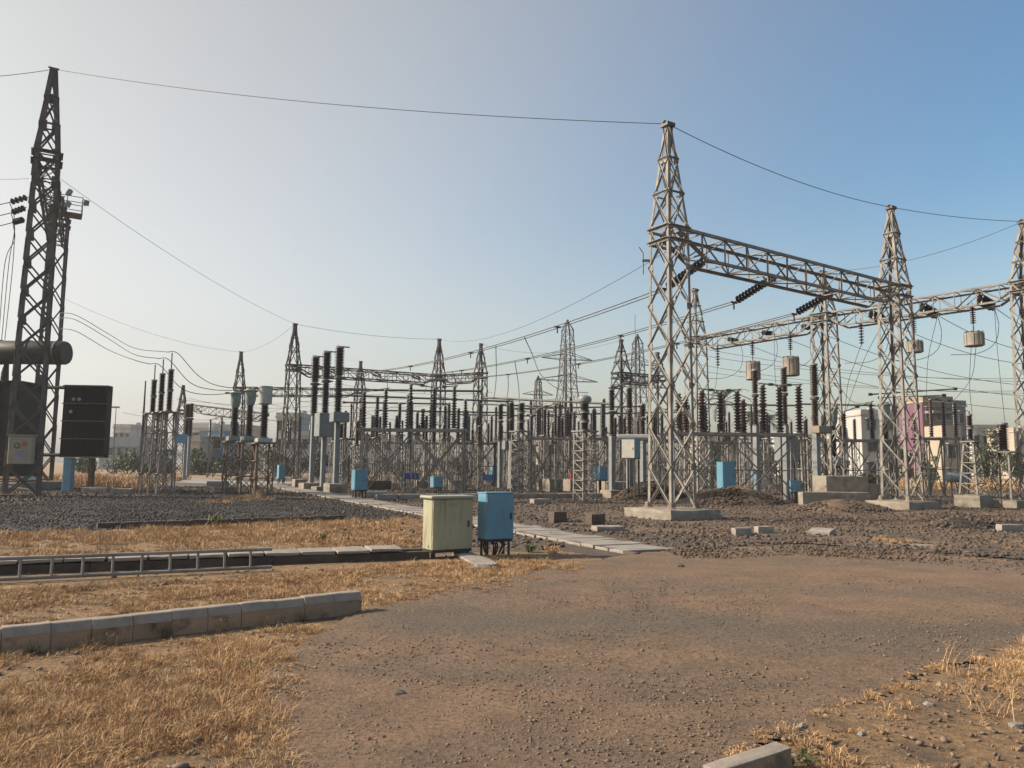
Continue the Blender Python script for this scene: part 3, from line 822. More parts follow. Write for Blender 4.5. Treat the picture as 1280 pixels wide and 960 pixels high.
def isolator(label, px0, px1, d, plat_y, posts, rz=0.0, W=1.1, bars=(), m='steel', pm='porc', shed=.15, core=.075, taper=1.0, indiv=True, group='isolators on steel frames', rake=True, legw=.07, z0=0.0, bents=None, cabinet=None):
    pxc = (px0 + px1) / 2
    loc = at(pxc, d)
    r = thing('isolator', label, 'isolator', loc, rz, group)
    L = (px1 - px0) / F * d
    zp = zat(pxc, plat_y, d)
    for s in (-1, 1):
        bar(r, 'platform_beam', (-L / 2, s * W / 2, zp - .08), (L / 2, s * W / 2, zp - .08), .13, m, 'chan', (0, 0, 1), .18)
    nb = bents or max(2, round(L / 2.3) + 1)
    xs = [-L / 2 + .25 + (L - .5) * i / (nb - 1) for i in range(nb)]
    jb = MB()
    def put(nm, a, b, w, hint=(0, 1, 0)):
        if indiv: bar(r, nm, a, b, w, m, 'L', hint)
        else: jb.bar(a, b, w, 'L', hint)
    for x in xs:
        put('cross_member', (x, -W / 2, zp - .06), (x, W / 2, zp - .06), legw, (0, 0, 1))
        for s in (-1, 1):
            bar(r, 'leg', (x, s * (W / 2 + .12), z0), (x, s * W / 2, zp - .16), legw, m, 'L', (1, 0, 0))
        zm = z0 + (zp - z0) * .48
        put('brace', (x, -W / 2 - .1, z0 + .1), (x, W / 2, zp - .2), legw * .6)
        put('brace', (x, W / 2 + .1, z0 + .1), (x, -W / 2, zp - .2), legw * .6)
        put('tie', (x, -W / 2, zm), (x, W / 2, zm), legw * .6, (0, 0, 1))
    for i, (xa, xb) in enumerate(zip(xs[:-1], xs[1:])):
        for s in (-1, 1):
            y = s * (W / 2 + .06)
            zm = z0 + (zp - z0) * .45
            put('tie', (xa, y, zm), (xb, y, zm), legw * .7, (0, 0, 1))
            if rake:
                put('rake', (xa, y - .03 * s, z0 + .05), (xb, y - .06 * s, zp - .2), legw * .95, (0, s, 0))
                put('rake', (xb, y + .05 * s, z0 + .05), (xa, y, zp - .2), legw * .95, (0, s, 0))
    if jb.v:
        o = jb.obj('bracing', m, r); o['kind'] = 'stuff'
    tops = []
    for px, ty, row in posts:
        x = (px - pxc) / F * d
        h = zat(px, ty, d + row * W / 2) - zp
        post(r, x, row * W / 2, zp + .02, h, core, shed, max(6, int(h / .155)), pm, taper)
        tops.append((x, row * W / 2, zp + h))
    for i, j in bars:
        a, c = Vector(tops[i]), Vector(tops[j])
        e = (c - a).normalized() * .18
        bar(r, 'contact_arm', a - e + Vector((0, 0, .06)), c + e + Vector((0, 0, .06)), .065, 'alu', 'rod')
        MB().box(((a + c) / 2 + Vector((0, 0, .06)))[:], (.22, .1, .12)).obj('contact_jaw', 'steel_dark', r)
    for x in (xs[0], xs[-1]):
        bar(r, 'operating_rod', (x + .12, -W / 2 - .16, z0 + .3), (x + .12, -W / 2 - .12, zp), .045, 'steel_dark', 'rod')
    return r, zp, L

isolator('large isolator frame right of the tall near tower, under the pale wave traps', 828, 1003, 36, 541,
         [(845, 493, -1), (862, 496, 1), (874, 488, -1), (886, 507, 1), (897, 490, -1), (918, 489, -1), (950, 481, -1), (971, 483, -1), (995, 482, -1), (936, 500, 1)],
         R(2), 1.2, ((2, 4), (4, 5), (6, 7), (7, 8)), 'steel', 'porc_red', .185, .088, .95, bents=3)
isolator('isolator frame on the left of the yard behind the small blue cabinet on legs', 448, 584, 41, 536,
         [(456, 491, -1), (483, 487, -1), (506, 494, 1), (514, 481, -1), (536, 493, 1), (543, 486, -1), (568, 484, -1), (492, 520, 1), (579, 500, 1), (466, 512, 1), (525, 512, 1)],
         R(-2), 1.3, ((0, 1), (3, 5), (5, 6)), 'steel', 'porc_dark', .19, .085, .62, bents=3)
isolator('isolator frame between the brown breaker pole and the second tower', 1008, 1110, 44, 549,
         [(1027, 515, 1), (1051, 516, -1), (1059, 521, 1), (1085, 504, -1), (1100, 512, 1)], R(2), 1.2, ((1, 3),), 'steel', 'porc', .13, .07, bents=3)
isolator('isolator frame in front of the magenta house, right of the second tower', 1146, 1194, 46, 547,
         [(1152, 520, 1), (1159, 499, -1), (1175, 502, -1), (1190, 502, -1)], R(2), 1.2, ((1, 2), (2, 3)), 'steel', 'porc_red', .13, .07, bents=3)
isolator('isolator frame in the centre, between the two lattice arrester columns', 657, 764, 47, 547,
         [(672, 512, -1), (685, 514, 1), (694, 506, -1), (703, 522, 1), (709, 512, -1), (718, 515, 1), (752, 505, -1), (744, 512, 1)], R(-3), 1.2, ((0, 2), (2, 4)), 'steel', 'porc', .13, .07, bents=4)
isolator('isolator frame at the foot of the slim middle tower', 574, 622, 56, 553,
         [(586, 520, -1), (614, 520, -1), (579, 525, 1), (600, 530, 1)], R(0), 1.2, ((0, 1),), 'steel_left', 'porc_dark', .13, .07, bents=2)
isolator('far isolator frame right of the black breaker poles', 430, 470, 58, 548,
         [(439, 505, -1), (446, 498, 1), (452, 500, -1), (462, 520, 1), (468, 520, -1)], R(0), 1.2, (), 'steel_left', 'porc_dark', .12, .07, bents=2)
isolator('far isolator frame behind the grey current transformers', 260, 306, 78, 547,
         [(264, 525, -1), (271, 523, 1), (278, 522, -1), (285, 525, 1), (298, 528, -1)], R(0), 1.4, ((0, 2),), 'steel_left', 'porc_dark', .13, .08, indiv=False, bents=2)
isolator('far isolator frame at the foot of the thin left tower', 342, 404, 72, 553,
         [(348, 526, -1), (356, 522, 1), (364, 524, -1), (376, 520, -1), (384, 528, 1), (398, 522, -1)], R(0), 1.4, ((0, 2),), 'steel_left', 'porc_dark', .13, .08, indiv=False, bents=3)
isolator('far isolator frame behind the left yard frame, seen between its legs', 480, 585, 60, 553,
         [(488, 528, -1), (500, 526, 1), (512, 528, -1), (530, 526, -1), (541, 530, 1), (556, 527, -1), (570, 527, 1)], R(0), 1.4, (), 'steel', 'porc_dark', .13, .08, indiv=False, bents=5)
isolator('far isolator frame behind the central frame', 640, 735, 66, 556,
         [(648, 530, -1), (660, 526, 1), (676, 530, -1), (690, 528, -1), (701, 530, 1), (722, 527, -1)], R(0), 1.4, ((0, 1),), 'steel_left', 'porc_dark', .13, .08, indiv=False, bents=5)
isolator('far isolator frame behind the tall near tower', 795, 890, 58, 551,
         [(800, 507, -1), (812, 520, 1), (826, 512, -1), (850, 515, -1), (866, 520, 1), (880, 517, -1)], R(0), 1.3, ((2, 3),), 'steel', 'porc', .14, .08, indiv=False, bents=4)
isolator('far isolator frame behind the large right frame', 890, 1010, 60, 553,
         [(896, 530, -1), (912, 527, 1), (928, 530, -1), (948, 526, -1), (966, 530, 1), (986, 527, -1), (1003, 522, -1)], R(0), 1.4, (), 'steel', 'porc', .13, .08, indiv=False, bents=5)

def support_column(root, z1, hw0, hw1, panels, legw=.065, brw=.038, m='steel', z0=0.0, cross=False, indiv=True):
    lattice(root, [(z0, hw0), (z1, hw1)], lambda z, h: (z1 - z0) / panels, legw, brw, m, indiv, cross, 1)
    MB().box((0, 0, z1 + .03), (2 * hw1 + .16, 2 * hw1 + .16, .06)).obj('top_plate', m, root)

def current_transformer(label, px, d, plat_y, ins_y, head_y, top_y, wid, sup=(.42, .42), m='steel', head='tank', pm='porc_dark', square=False, group='current transformers', rz=TH, panels=3, z0=0.0, head_w=None):
    r = thing('current_transformer', label, 'current transformer', at(px, d), rz, group)
    zp, zi, zh, zt = (zat(px, y, d) for y in (plat_y, ins_y, head_y, top_y))
    support_column(r, zp, sup[0], sup[1], panels, .075, .042, m, z0, True)
    rad = wid / F * d / 2
    if zi - zp > .12:
        MB().box((0, 0, (zp + zi) / 2 + .04), (sup[1] * 1.7, sup[1] * 1.7, zi - zp - .06)).obj('base_tank', head, r, bevel=.03)
    core = rad * .38
    post(r, 0, 0, zi, zh - zi + .04, core, core * 1.55, max(8, int((zh - zi) / .085)), pm, 1.0)
    b = MB()
    hh = zt - zh
    if square:
        b.lathe([(core * 1.2, 0), (rad * .93, .05), (rad * .95, hh * .9), (rad * 1.02, hh * .93), (rad * 1.02, hh)], 20)
    else:
        b.lathe([(core * 1.25, -.10 * hh), (core * 1.7, .0), (rad * .82, hh * .28), (rad * .85, hh * .80), (rad * 1.12, hh * .83), (rad * 1.12, hh * .90), (rad * .8, hh * .93), (rad * .7, hh)], 20)
    o = b.obj('head_tank', head, r, True, angle=30); o.location = (0, 0, zh)
    MB().box((rad * .95, 0, zh + hh * .86), (.5, .08, .08)).box((-rad * .95, 0, zh + hh * .86), (.5, .08, .08)).obj('terminal', 'alu', r)
    return r
current_transformer('grey headed current transformer on a rusty lattice stand, left of three', 291, 40.0, 553, 546, 508, 489, 15, (.42, .40), 'steel_rust', group='current transformers in a row at the left')
current_transformer('grey headed current transformer on a rusty lattice stand, middle of three', 309.5, 38.6, 553, 546, 505, 486, 16, (.42, .40), 'steel_rust', group='current transformers in a row at the left')
current_transformer('pale square headed current transformer on a dark stand, right of three', 328, 37.2, 555, 548, 506, 483, 18, (.44, .42), 'steel_rust', 'box_white', 'porc_dark', True, group='current transformers in a row at the left')
current_transformer('pale green potted transformer left of the concrete steps, by the second tower', 1043, 42, 582, 573, 530, 507, 14, (.40, .32), 'steel', group='potted transformers at the right')
current_transformer('pale green potted transformer hidden behind the legs of the second tower', 1108, 45, 575, 567, 527, 503, 17, (.40, .34), 'steel', group='potted transformers at the right')

def arrester(label, px, d, plat_y, top_y, tip_y, shed, sup, m='steel', pm='porc_dark', stages=2, base_px=None, z0=0.0, plinth=None, group='surge arresters', panels=5, rz=TH, ball=False, collar=True, cross=True):
    r = thing('surge_arrester', label, 'surge arrester', at(px, d), rz, group)
    zp, zt, zq = (zat(px, y, d) for y in (plat_y, top_y, tip_y))
    support_column(r, zp, sup[0], sup[1], panels, .07, .038, m, z0, cross)
    h = (zt - zp - .06) / stages
    for k in range(stages):
        post(r, 0, 0, zp + .07 + k * h, h, shed * .6, shed, max(7, int(h / .085)), pm, 1.0, shed * (.95 if collar else .7), 'insulator_stack')
    if ball:
        MB().lathe([(.1, 0), (shed * 1.35, .08), (shed * 1.5, .2), (shed * 1.3, .32), (.1, .42)], 14).obj('grading_cap', 'box_grey', r, True).location = (0, 0, zt - .06)
    if zq > zt + .1:
        bar(r, 'terminal_rod', (0, 0, zt), (0, 0, zq), .06, 'steel_dark', 'rod')
    if plinth:
        block('plinth', (0, 0, z0 / 2 - .05), (*plinth, z0 + .1), 'concrete', r, 0, .02, .03, 2)
    return r
for i, (px, top, tip, d) in enumerate(((207.5, 462, 441, 37.5), (197, 467, 449, 38.5), (187, 475, 456, 39.5))):
    arrester(('nearest', 'middle', 'farthest')[i] + ' of the three slim arresters on pale stands right of the radiator', px, d, 516 + i * 1, top, tip, .16, (.42, .30), 'steel', panels=4, group='surge arresters on pale stands at the left')
arrester('lattice column with a stacked dark insulator, left of the central frame', 651, 42, 540, 504, 503, .21, (.42, .40), 'steel', 'porc_dark', 3, panels=7, group='lattice arrester columns in the centre')
arrester('lattice column with a ball topped insulator, nearest of the central columns', 731, 36, 540, 503, 500, .22, (.40, .38), 'steel', 'porc_dark', 3, panels=7, ball=True, group='lattice arrester columns in the centre')
arrester('thin arrester on a tapered stand and square plinth near the right edge', 1215, 33, 553, 518, 514, .13, (.40, .22), 'steel', 'porc', 2, z0=.55, plinth=(1.1, 1.1), group='surge arresters at the right')
arrester('stubby brown arrester on an open stand beside the right edge tower', 1256, 33, 566, 529, 527, .22, (.42, .38), 'steel', 'porc_red', 1, z0=.35, plinth=(1.5, 1.5), panels=2, group='surge arresters at the right')
arrester('small arrester post behind the potted transformer by the steps', 1009, 42, 549, 524, 520, .12, (.25, .22), 'steel', 'porc', 1, panels=4, group='surge arresters at the right')

def breaker_pole(label, px, d, ins_y, top_y, shed=.20, core=.12, m='steel_dark', pm='porc_dark', box=None, foot_y=None, plinth=None, group='circuit breaker poles', ratio=.52, z0=0.0, col=.24, arm=True, polem=None):
    r = thing('breaker_pole', label, 'circuit breaker', at(px, d), TH, group)
    zi, zt = zat(px, ins_y, d), zat(px, top_y, d)
    bar(r, 'column', (0, 0, z0), (0, 0, zi), col, polem or 'box_grey', 'chan', (1, 0, 0))
    h = zt - zi
    h1 = h * ratio
    post(r, 0, 0, zi, h1, core * .85, shed * .85, int(h1 / .10), pm, 1.0, None, 'support_insulator')
    link('joint_ring', cap_mesh(shed * 1.0, .16, 'steel_dark'), r, T(0, 0, zi + h1 - .04))
    post(r, 0, 0, zi + h1 + .08, h - h1 - .08, core, shed, int((h - h1) / .10), pm, 1.0, shed * .9, 'chamber_insulator', False)
    if arm:
        MB().box((.18, 0, zt + .04), (.72, .16, .05)).box((.1, 0, zi + h1 + .05), (.6, .12, .06)).obj('terminal_arm', 'steel_dark', r)
    if box:
        w, dp, z_a, z_b, ox, bm_ = box
        z_a, z_b = zat(px, z_a, d), zat(px, z_b, d)
        c = MB().box((0, 0, 0), (w, dp, z_a - z_b)).obj('mechanism_box', bm_, r, bevel=.02)
        c.location = (ox, -.32, (z_a + z_b) / 2)
        MB().box((0, -dp / 2 - .012, 0), (w * .82, .02, (z_a - z_b) * .84)).obj('door', bm_, c)
    if plinth:
        block('plinth', (0, 0, z0 / 2 - .05), (*plinth, z0 + .1), 'concrete', r, 0, .02, .03, 2)
    return r
breaker_pole('tallest black breaker pole, right of the three, with a small grey box', 420, 42, 516, 434, .27, .16, box=(.9, .7, 516, 528, .0, 'box_grey'), z0=.5, plinth=(1.0, 1.0), group='black breaker poles left of centre')
breaker_pole('black breaker pole in the middle of the three, with the large grey box', 404, 43.5, 518, 440, .27, .16, box=(1.1, .9, 517, 546, .0, 'box_grey'), z0=.3, plinth=(1.0, 1.0), group='black breaker poles left of centre')
breaker_pole('lowest black breaker pole, left of the three', 390, 45, 519, 446, .27, .16, z0=.45, plinth=(1.2, 1.0), group='black breaker poles left of centre')
breaker_pole('brown breaker pole left of the three, under the left wave trap', 946, 39, 532, 462, .18, .105, pm='porc_red', group='brown breaker poles at the right', arm=False)
breaker_pole('brown breaker pole in the middle of the three, under the right wave trap', 983, 38, 532, 459, .18, .105, pm='porc_red', group='brown breaker poles at the right', arm=False)
breaker_pole('free standing brown breaker pole beside the middle tower', 1021, 37, 535, 455, .21, .12, pm='porc_red', box=(1.0, .5, 533, 542, 0, 'concrete'), group='brown breaker poles at the right', ratio=.45, arm=False)
breaker_pole('red brown breaker pole with a bent top bar, left of two', 765, 39, 545, 486, .17, .10, pm='porc_red', group='red brown breaker poles left of the tall near tower', ratio=.48, plinth=(.9, .9), z0=.4)
breaker_pole('red brown breaker pole above the pale hanging box, right of two', 787, 38, 544, 484, .17, .10, pm='porc_red', group='red brown breaker poles left of the tall near tower', ratio=.5, arm=False)
breaker_pole('shorter dark breaker pole against the left leg of the tall near tower', 804, 40, 544, 505, .16, .10, pm='porc', group='red brown breaker poles left of the tall near tower', ratio=.5, arm=False)
breaker_pole('thin grey breaker pole left of the first lattice column, left of two', 625, 51, 552, 505, .2, .12, z0=.1, group='thin breaker poles in the centre', box=(1.0, .6, 551, 562, .5, 'box_grey'), arm=False)
breaker_pole('thin grey breaker pole left of the first lattice column, right of two', 638.5, 50.5, 551, 503, .2, .12, z0=.1, group='thin breaker poles in the centre', arm=False)
breaker_pole('dark pole with twin insulators before the blue house at the left', 231, 66, 545, 505, .26, .16, z0=.1, group='breaker poles at the far left', box=(1.0, .8, 543, 554, -.5, 'blue'), arm=False)
breaker_pole('dark pole just behind the one before the blue house at the left', 235.5, 68, 545, 504.5, .26, .16, z0=.1, group='breaker poles at the far left', arm=False)

# more posts seen deep in the yard: single post insulators on slim lattice stands
def stand_post(label, px, d, plat_y, top_y, pm='porc_dark', shed=.13, sup=.22, m='steel', head=None, indiv=False):
    r = thing('insulator_stand', label, 'insulator stand', at(px, d), TH, 'slim insulator stands deep in the yard')
    zp, zt = zat(px, plat_y, d), zat(px, top_y, d)
    support_column(r, zp, sup, sup * .9, 4, .055, .032, m, 0.0, False, indiv)
    post(r, 0, 0, zp + .07, zt - zp, shed * .58, shed, max(6, int((zt - zp) / .12)), pm)
    if head:
        MB().lathe([(.1, 0), (.3, .1), (.3, .4), (.1, .5)], 12).obj('head_tank', head, r, True).location = (0, 0, zt)
STANDS = [
    (532, 52, 551, 521, 'seen through the left yard frame under the bus beam'), (560, 50, 548, 505, 'between the left yard frame and the middle yard tower'),
    (572, 47, 550, 512, 'just right of the left yard frame'), (600, 62, 552, 520, 'right in front of the slim middle tower'),
    (664, 50, 548, 520, 'just right of the first lattice column'), (678, 55, 552, 525, 'over the left pale footing block in the centre'),
    (698, 52, 548, 520, 'above the red extinguisher stand, to its left'), (712, 50, 547, 517, 'directly above the red extinguisher stand'),
    (742, 46, 545, 512, 'tucked against the ball topped column'), (755, 48, 547, 500, 'between the ball topped column and the red brown poles'),
    (775, 55, 550, 520, 'between the two red brown breaker poles'), (818, 48, 548, 518, 'behind the left leg of the tall near tower'),
    (856, 48, 545, 510, 'behind the right leg of the tall near tower'), (866, 52, 547, 512, 'just right of the tall near tower'),
    (930, 50, 548, 520, 'behind the large right frame, under the left wave trap'), (960, 52, 549, 518, 'behind the large right frame, under the right wave trap'),
    (1030, 52, 551, 520, 'behind the free standing brown breaker pole'), (1070, 54, 552, 525, 'before the white house'),
    (1150, 56, 556, 528, 'right beside the second tower, before the magenta house'), (415, 62, 556, 530, 'between the black breaker poles'),
    (372, 66, 557, 532, 'right of the thin left tower'), (330, 70, 557, 530, 'behind the square headed current transformer'),
    (498, 48, 545, 505, 'behind the raking legs of the left yard frame'), (430, 50, 549, 515, 'just right of the black breaker poles'),
    (610, 66, 555, 530, 'above the blue sign'), (583, 52, 551, 515, 'at the right end of the left yard frame'),
]
for px, d, py, ty, where in STANDS:
    stand_post('slim stand with one dark insulator ' + where, px, d, py, ty)

rowg = np.random.default_rng(5)
for row in range(7):
    o_ = at((470, 560, 640, 720, 800, 900, 430)[row], (58, 55, 60, 54, 62, 66, 70)[row])
    for k in range(-5, 6):
        q = o_ + U * (k * 2.6 + rowg.uniform(-.4, .4)) + V * rowg.uniform(-.3, .3)
        px_ = CX + F * ((q - CAMLOC).dot(r_)) / (q - CAMLOC).dot(f_)
        if not (400 < px_ < 1060) or q.y < 46: continue
        stand_post('slim pale stand with one dark insulator in the dense rows deep in the yard', px_, q.y, 549 + rowg.uniform(-8, 9), 549 - rowg.uniform(14, 56) * 52 / q.y, 'porc_dark' if k % 3 else 'porc', rowg.uniform(.12, .17))
# bus tubes and pantograph arm
def tube_bar(label, A, B, rad, m='alu'):
    A, B = Vector(A), Vector(B)
    r = thing('bus_tube', label, 'bus bar', A, 0, 'tubular bus bars')
    bar(r, 'tube', (0, 0, 0), B - A, rad * 2, m, 'rod')
    for p in (Vector((0, 0, 0)), B - A):
        MB().box(p[:], (.2, .12, .16)).obj('clamp', 'steel_dark', r)
tube_bar('dark bus tube sloping across the centre above the insulators', pt(603, 497, 46), pt(765, 505, 40), .06, 'steel_dark')
tube_bar('second dark bus tube just below the sloping one in the centre', pt(600, 505, 52), pt(700, 509, 49), .055, 'steel_dark')
tube_bar('long bus tube across the tops of the left yard frame', pt(420, 487, 46), pt(600, 489, 46), .065, 'steel_dark')
tube_bar('lower long bus tube behind the left yard frame', pt(425, 494, 52), pt(640, 502, 52), .065, 'steel_dark')
for i, (xa, ya, da, xb, yb, db) in enumerate(((430, 503, 56, 560, 505, 58), (470, 513, 60, 640, 516, 62), (640, 511, 56, 800, 508, 54), (660, 519, 60, 860, 515, 58), (560, 518, 64, 720, 521, 64), (870, 505, 52, 1000, 507, 50), (1000, 505, 50, 1105, 507, 48))):
    tube_bar(('upper far bus tube behind the left yard frame', 'lower far bus tube behind the left yard frame', 'upper far bus tube right of the ball topped column', 'lower far bus tube crossing behind the tall near tower', 'far bus tube below the slim middle tower beam', 'far bus tube behind the large right frame insulators', 'far bus tube before the white house')[i], pt(xa, ya, da), pt(xb, yb, db), .06, 'steel_dark')
tube_bar('bent bus tube between the red brown breaker pole tops', pt(766, 485, 39), pt(786, 478, 44), .06, 'steel_rust')
tube_bar('pale raised arm above the magenta house roof', pt(1088, 493, 46), pt(1194, 486, 46), .045, 'alu')
tube_bar('lower pale raised arm before the magenta house', pt(1100, 497, 46), pt(1180, 494, 46), .03, 'alu')
tube_bar('pale box girder beside the red brown breaker poles', pt(771, 547, 37.5), pt(812, 547, 37.5), .16, 'box_white')
# many thin wires deep in the yard
for i in range(16):
    xa = 150 + i * 31 + rng.uniform(-15, 15); ya = rng.uniform(480, 520)
    wire(('low', 'slack', 'taut', 'faint')[i % 4] + ' far line crossing the yard ' + ('over the left field', 'by the far beam', 'behind the thin left tower', 'behind the breaker poles', 'past the middle yard tower', 'over the central frame', 'towards the far pylon', 'near the dark tower')[i // 2] + (', upper' if i % 2 else ', lower'),
         sag(pt(xa, ya, 75), pt(xa + 190, ya + rng.uniform(-8, 14), 82), rng.uniform(.4, 1.3)), .016, 'far lines')

# ------------------------------------------------------------------ transformer at the left edge
tx = thing('power_transformer', 'huge dark power transformer behind the tallest left tower', 'transformer', at(-14, 42), 0)
def TL_(px, py, d): return pt(px, py, d) - Vector(tx.location)
zt_ = zat(0, 478, 41)
MB().box((-1.5, .6, (zt_ + .4) / 2 + .2), (6.6, 2.6, zt_ - .6)).obj('tank', 'xfmr', tx, bevel=.06)
for k in range(8):
    MB().box((-4.6 + k * .9, -.76, (zt_ + .4) / 2 + .2), (.12, .14, zt_ - .9)).obj('stiffener', 'xfmr', tx)
MB().box((-1.5, .6, zt_ + .06), (6.9, 2.9, .14)).obj('lid', 'xfmr', tx, bevel=.02)
MB().box((-1.2, .4, .2), (8.5, 4.5, .4)).obj('foundation', 'concrete', tx, bevel=.03)
cz = zat(60, 441, 41)
cr = 15 / F * 41
cyl = MB().lathe([(.05, -3.2), (cr * .9, -3.16), (cr, -3.05), (cr, 1.25), (cr * .93, 1.35), (cr * .9, 1.35), (.05, 1.33)], 24, Matrix.Rotation(R(90), 4, 'Y'))
o = cyl.obj('conservator', 'conserv', tx, True, angle=30); o.location = (at(42, 41).x - tx.location.x, -1.0, cz)
for x in (-2.2, -.6, .9):
    MB().lathe([(cr * 1.05, -.05), (cr * 1.05, .05)], 24, Matrix.Rotation(R(90), 4, 'Y')).obj('strap', 'steel_dark', tx).location = (o.location.x + x, -1.0, cz)
for x in (-1.6, 1.2):
    bar(tx, 'conservator_post', (x, -.9, zt_), (x, -1.0, cz - cr * .9), .18, 'xfmr', 'sq')
bar(tx, 'oil_pipe', (1.9, -.95, zt_ - .4), (1.9, -.95, cz - cr * .8), .14, 'conserv', 'rod')
for k, x in enumerate((-2.4, -.9, .6)):
    post(tx, x, .8, zt_ + .1, 1.6, .11, .19, 14, 'porc', .85, None, 'bushing')
for x in (-.2, .35, .8):
    MB().lathe([(.13, 0), (.13, .5), (.09, .6), (.06, .8)], 10).obj('valve', 'conserv', tx, True).location = (x, -.55, zt_ + .1)
# radiator bank
rb = thing('radiator_bank', 'black finned radiator bank right of the transformer, on a blue pillar', 'radiator', at(105, 40), R(4))
zr0, zr1 = zat(108, 572, 40), zat(108, 482, 40)
wr = 53 / F * 40
nf = 30
fin = MB().box((0, 0, 0), (.035, .62, zr1 - zr0)); fme = mesh_from('fin', fin.v, fin.f, 'xfmr')
for i in range(nf):
    link('fin', fme, rb, T(-wr / 2 + wr * (i + .5) / nf, 0, (zr0 + zr1) / 2))
for k in range(5):
    z = zr0 + .05 + (zr1 - zr0 - .1) * k / 4
    bar(rb, 'band', (-wr / 2 - .03, -.34, z), (wr / 2 + .03, -.34, z), .05, 'steel_dark', 'sq')
for z in (zr0 + .12, zr1 - .12):
    bar(rb, 'header_pipe', (-wr / 2 - .1, 0, z), (wr / 2 + .05, 0, z), .2, 'xfmr', 'rod')
    bar(rb, 'oil_pipe', (-wr / 2 - 1.2, .1, z), (-wr / 2 - .1, .05, z), .18, 'conserv', 'rod')
MB().box((-.72, 0, zr0 / 2), (.42, .4, zr0 - .02)).obj('pillar', 'blue', rb, bevel=.02)
MB().box((.42, 0, zr0 / 2), (.2, .3, zr0 - .02)).obj('prop', 'wood', rb)
for k in range(3):
    MB().lathe([(.09, 0), (.09, .03)], 10, Matrix.Rotation(R(90), 4, 'X')).obj('gauge', 'flange', rb).location = (-.55 + .28 * (k % 2) - .1 * (k == 2), -.36, zr1 - .75 - .65 * (k == 2))

# cream box with faded printed emblems fixed to the tallest tower
cb = thing('control_box', 'cream control box with faded round emblems on the tallest left tower', 'control box', at(26, 33.0), R(12))
z0_, z1_ = zat(26, 580, 33), zat(26, 545, 33)
MB().box((0, 0, (z0_ + z1_) / 2), (.92, .35, z1_ - z0_)).obj('body', 'cream', cb, bevel=.02)
MB().box((0, 0, z1_ + .03), (1.02, .46, .05)).obj('hood', 'cream', cb)
for x, z, rr, mm_ in ((-.12, .18, .13, 'inkgrey'), (.17, .25, .12, 'orange')):
    MB().lathe([(rr, 0), (rr, .008)], 16, Matrix.Rotation(R(90), 4, 'X')).obj('emblem', mm_, cb).location = (x, -.178, (z0_ + z1_) / 2 + z)
MB().lathe([(.065, 0), (.065, .012)], 14, Matrix.Rotation(R(90), 4, 'X')).obj('emblem', 'cream', cb).location = (-.12, -.178, (z0_ + z1_) / 2 + .18)
for k in range(3):
    MB().box((.06, -.18, (z0_ + z1_) / 2 - .08 - .09 * k), (.5 - .1 * k, .008, .05)).obj('faded_print', 'inkblue', cb)

# ------------------------------------------------------------------ cabinets
def cabinet(label, px, d, z0, z1, w, dp, m='blue', side=None, rz=TH, legs=.05, cables=0, roof=None, group='steel cabinets in the yard', legm='black', name='cabinet'):
    r = thing(name, label, 'cabinet', at(px, d), rz, group)
    side = side or m
    MB().box((0, 0, (z0 + z1) / 2), (w, dp, z1 - z0)).obj('body', side, r, bevel=.012)
    dr = MB().box((0, -dp / 2 - .012, (z0 + z1) / 2), (w - .012, .024, z1 - z0 - .012)).obj('door', m, r, bevel=.006)
    MB().box((w * .38, -dp / 2 - .035, (z0 + z1) / 2), (.02, .02, .11)).obj('handle', 'black', dr)
    for z in (.2, .8):
        MB().lathe([(.011, 0), (.011, .09)], 6).obj('hinge', m, dr).location = (-w / 2 + .012, -dp / 2 - .028, z0 + (z1 - z0) * z)
    if roof:
        MB().box((0, -.01, z1 + .025), (w + .10, dp + .12, .05)).obj('roof', roof, r, bevel=.015)
    else:
        MB().box((0, 0, z1 + .008), (w + .012, dp + .03, .016)).obj('roof', side, r)
    if legs:
        for sx in (-1, 1):
            for sy in (-1, 1):
                bar(r, 'leg', (sx * (w / 2 - .04), sy * (dp / 2 - .04), 0), (sx * (w / 2 - .04), sy * (dp / 2 - .04), z0), legs, legm, 'L', (-sx, 0, 0) if sx * sy > 0 else (0, -sy, 0))
        for sy in (-1, 1):
            bar(r, 'rail', (-w / 2 + .01, sy * (dp / 2 - .02), z0 - .02), (w / 2 - .01, sy * (dp / 2 - .02), z0 - .02), .045, legm, 'sq')
        for sx in (-1, 1):
            bar(r, 'rail', (sx * (w / 2 - .02), -dp / 2 + .02, z0 - .025), (sx * (w / 2 - .02), dp / 2 - .02, z0 - .025), .04, legm, 'sq')
    for k in range(cables):
        t = (k + .5) / cables
        x = -w / 2 + .09 + (w - .18) * t
        b_ = random.uniform(-.09, .09)
        curve('cable', smooth([(x, random.uniform(-.06, .06), z0 + .01), (x + b_, random.uniform(-.08, .05), z0 * .55), (x * .5 + b_ * .5, .05, -.05)], 6), random.uniform(.012, .02), r, 'cable')
    return r
gc = cabinet('olive green kiosk cabinet with overhanging roof beside the blue cabinet', 561, 13.5, .15, 1.01, .78, .36, 'green', 'green', TH, .055, 0, 'green_roof')
for k in range(6):
    MB().box((-.08 + k * .03, -.207, .90), (.012, .006, .05)).obj('vent_slot', 'green_roof', gc)
MB().lathe([(.022, 0), (.022, .008)], 10, Matrix.Rotation(R(-90), 4, 'Y')).obj('earth_stud', 'steel_rust', gc).location = (-.39, -.06, .21)
cabinet('nearest blue cabinet with black cables hanging out below, beside the green kiosk', 620, 13.8, .30, 1.10, .56, .30, 'blue', 'blue', TH, .045, 9)
cabinet('small blue cabinet on black legs beside the slab path', 450, 34.6, .42, 1.30, .60, .45, 'blue', 'blue', TH, .07, 4)
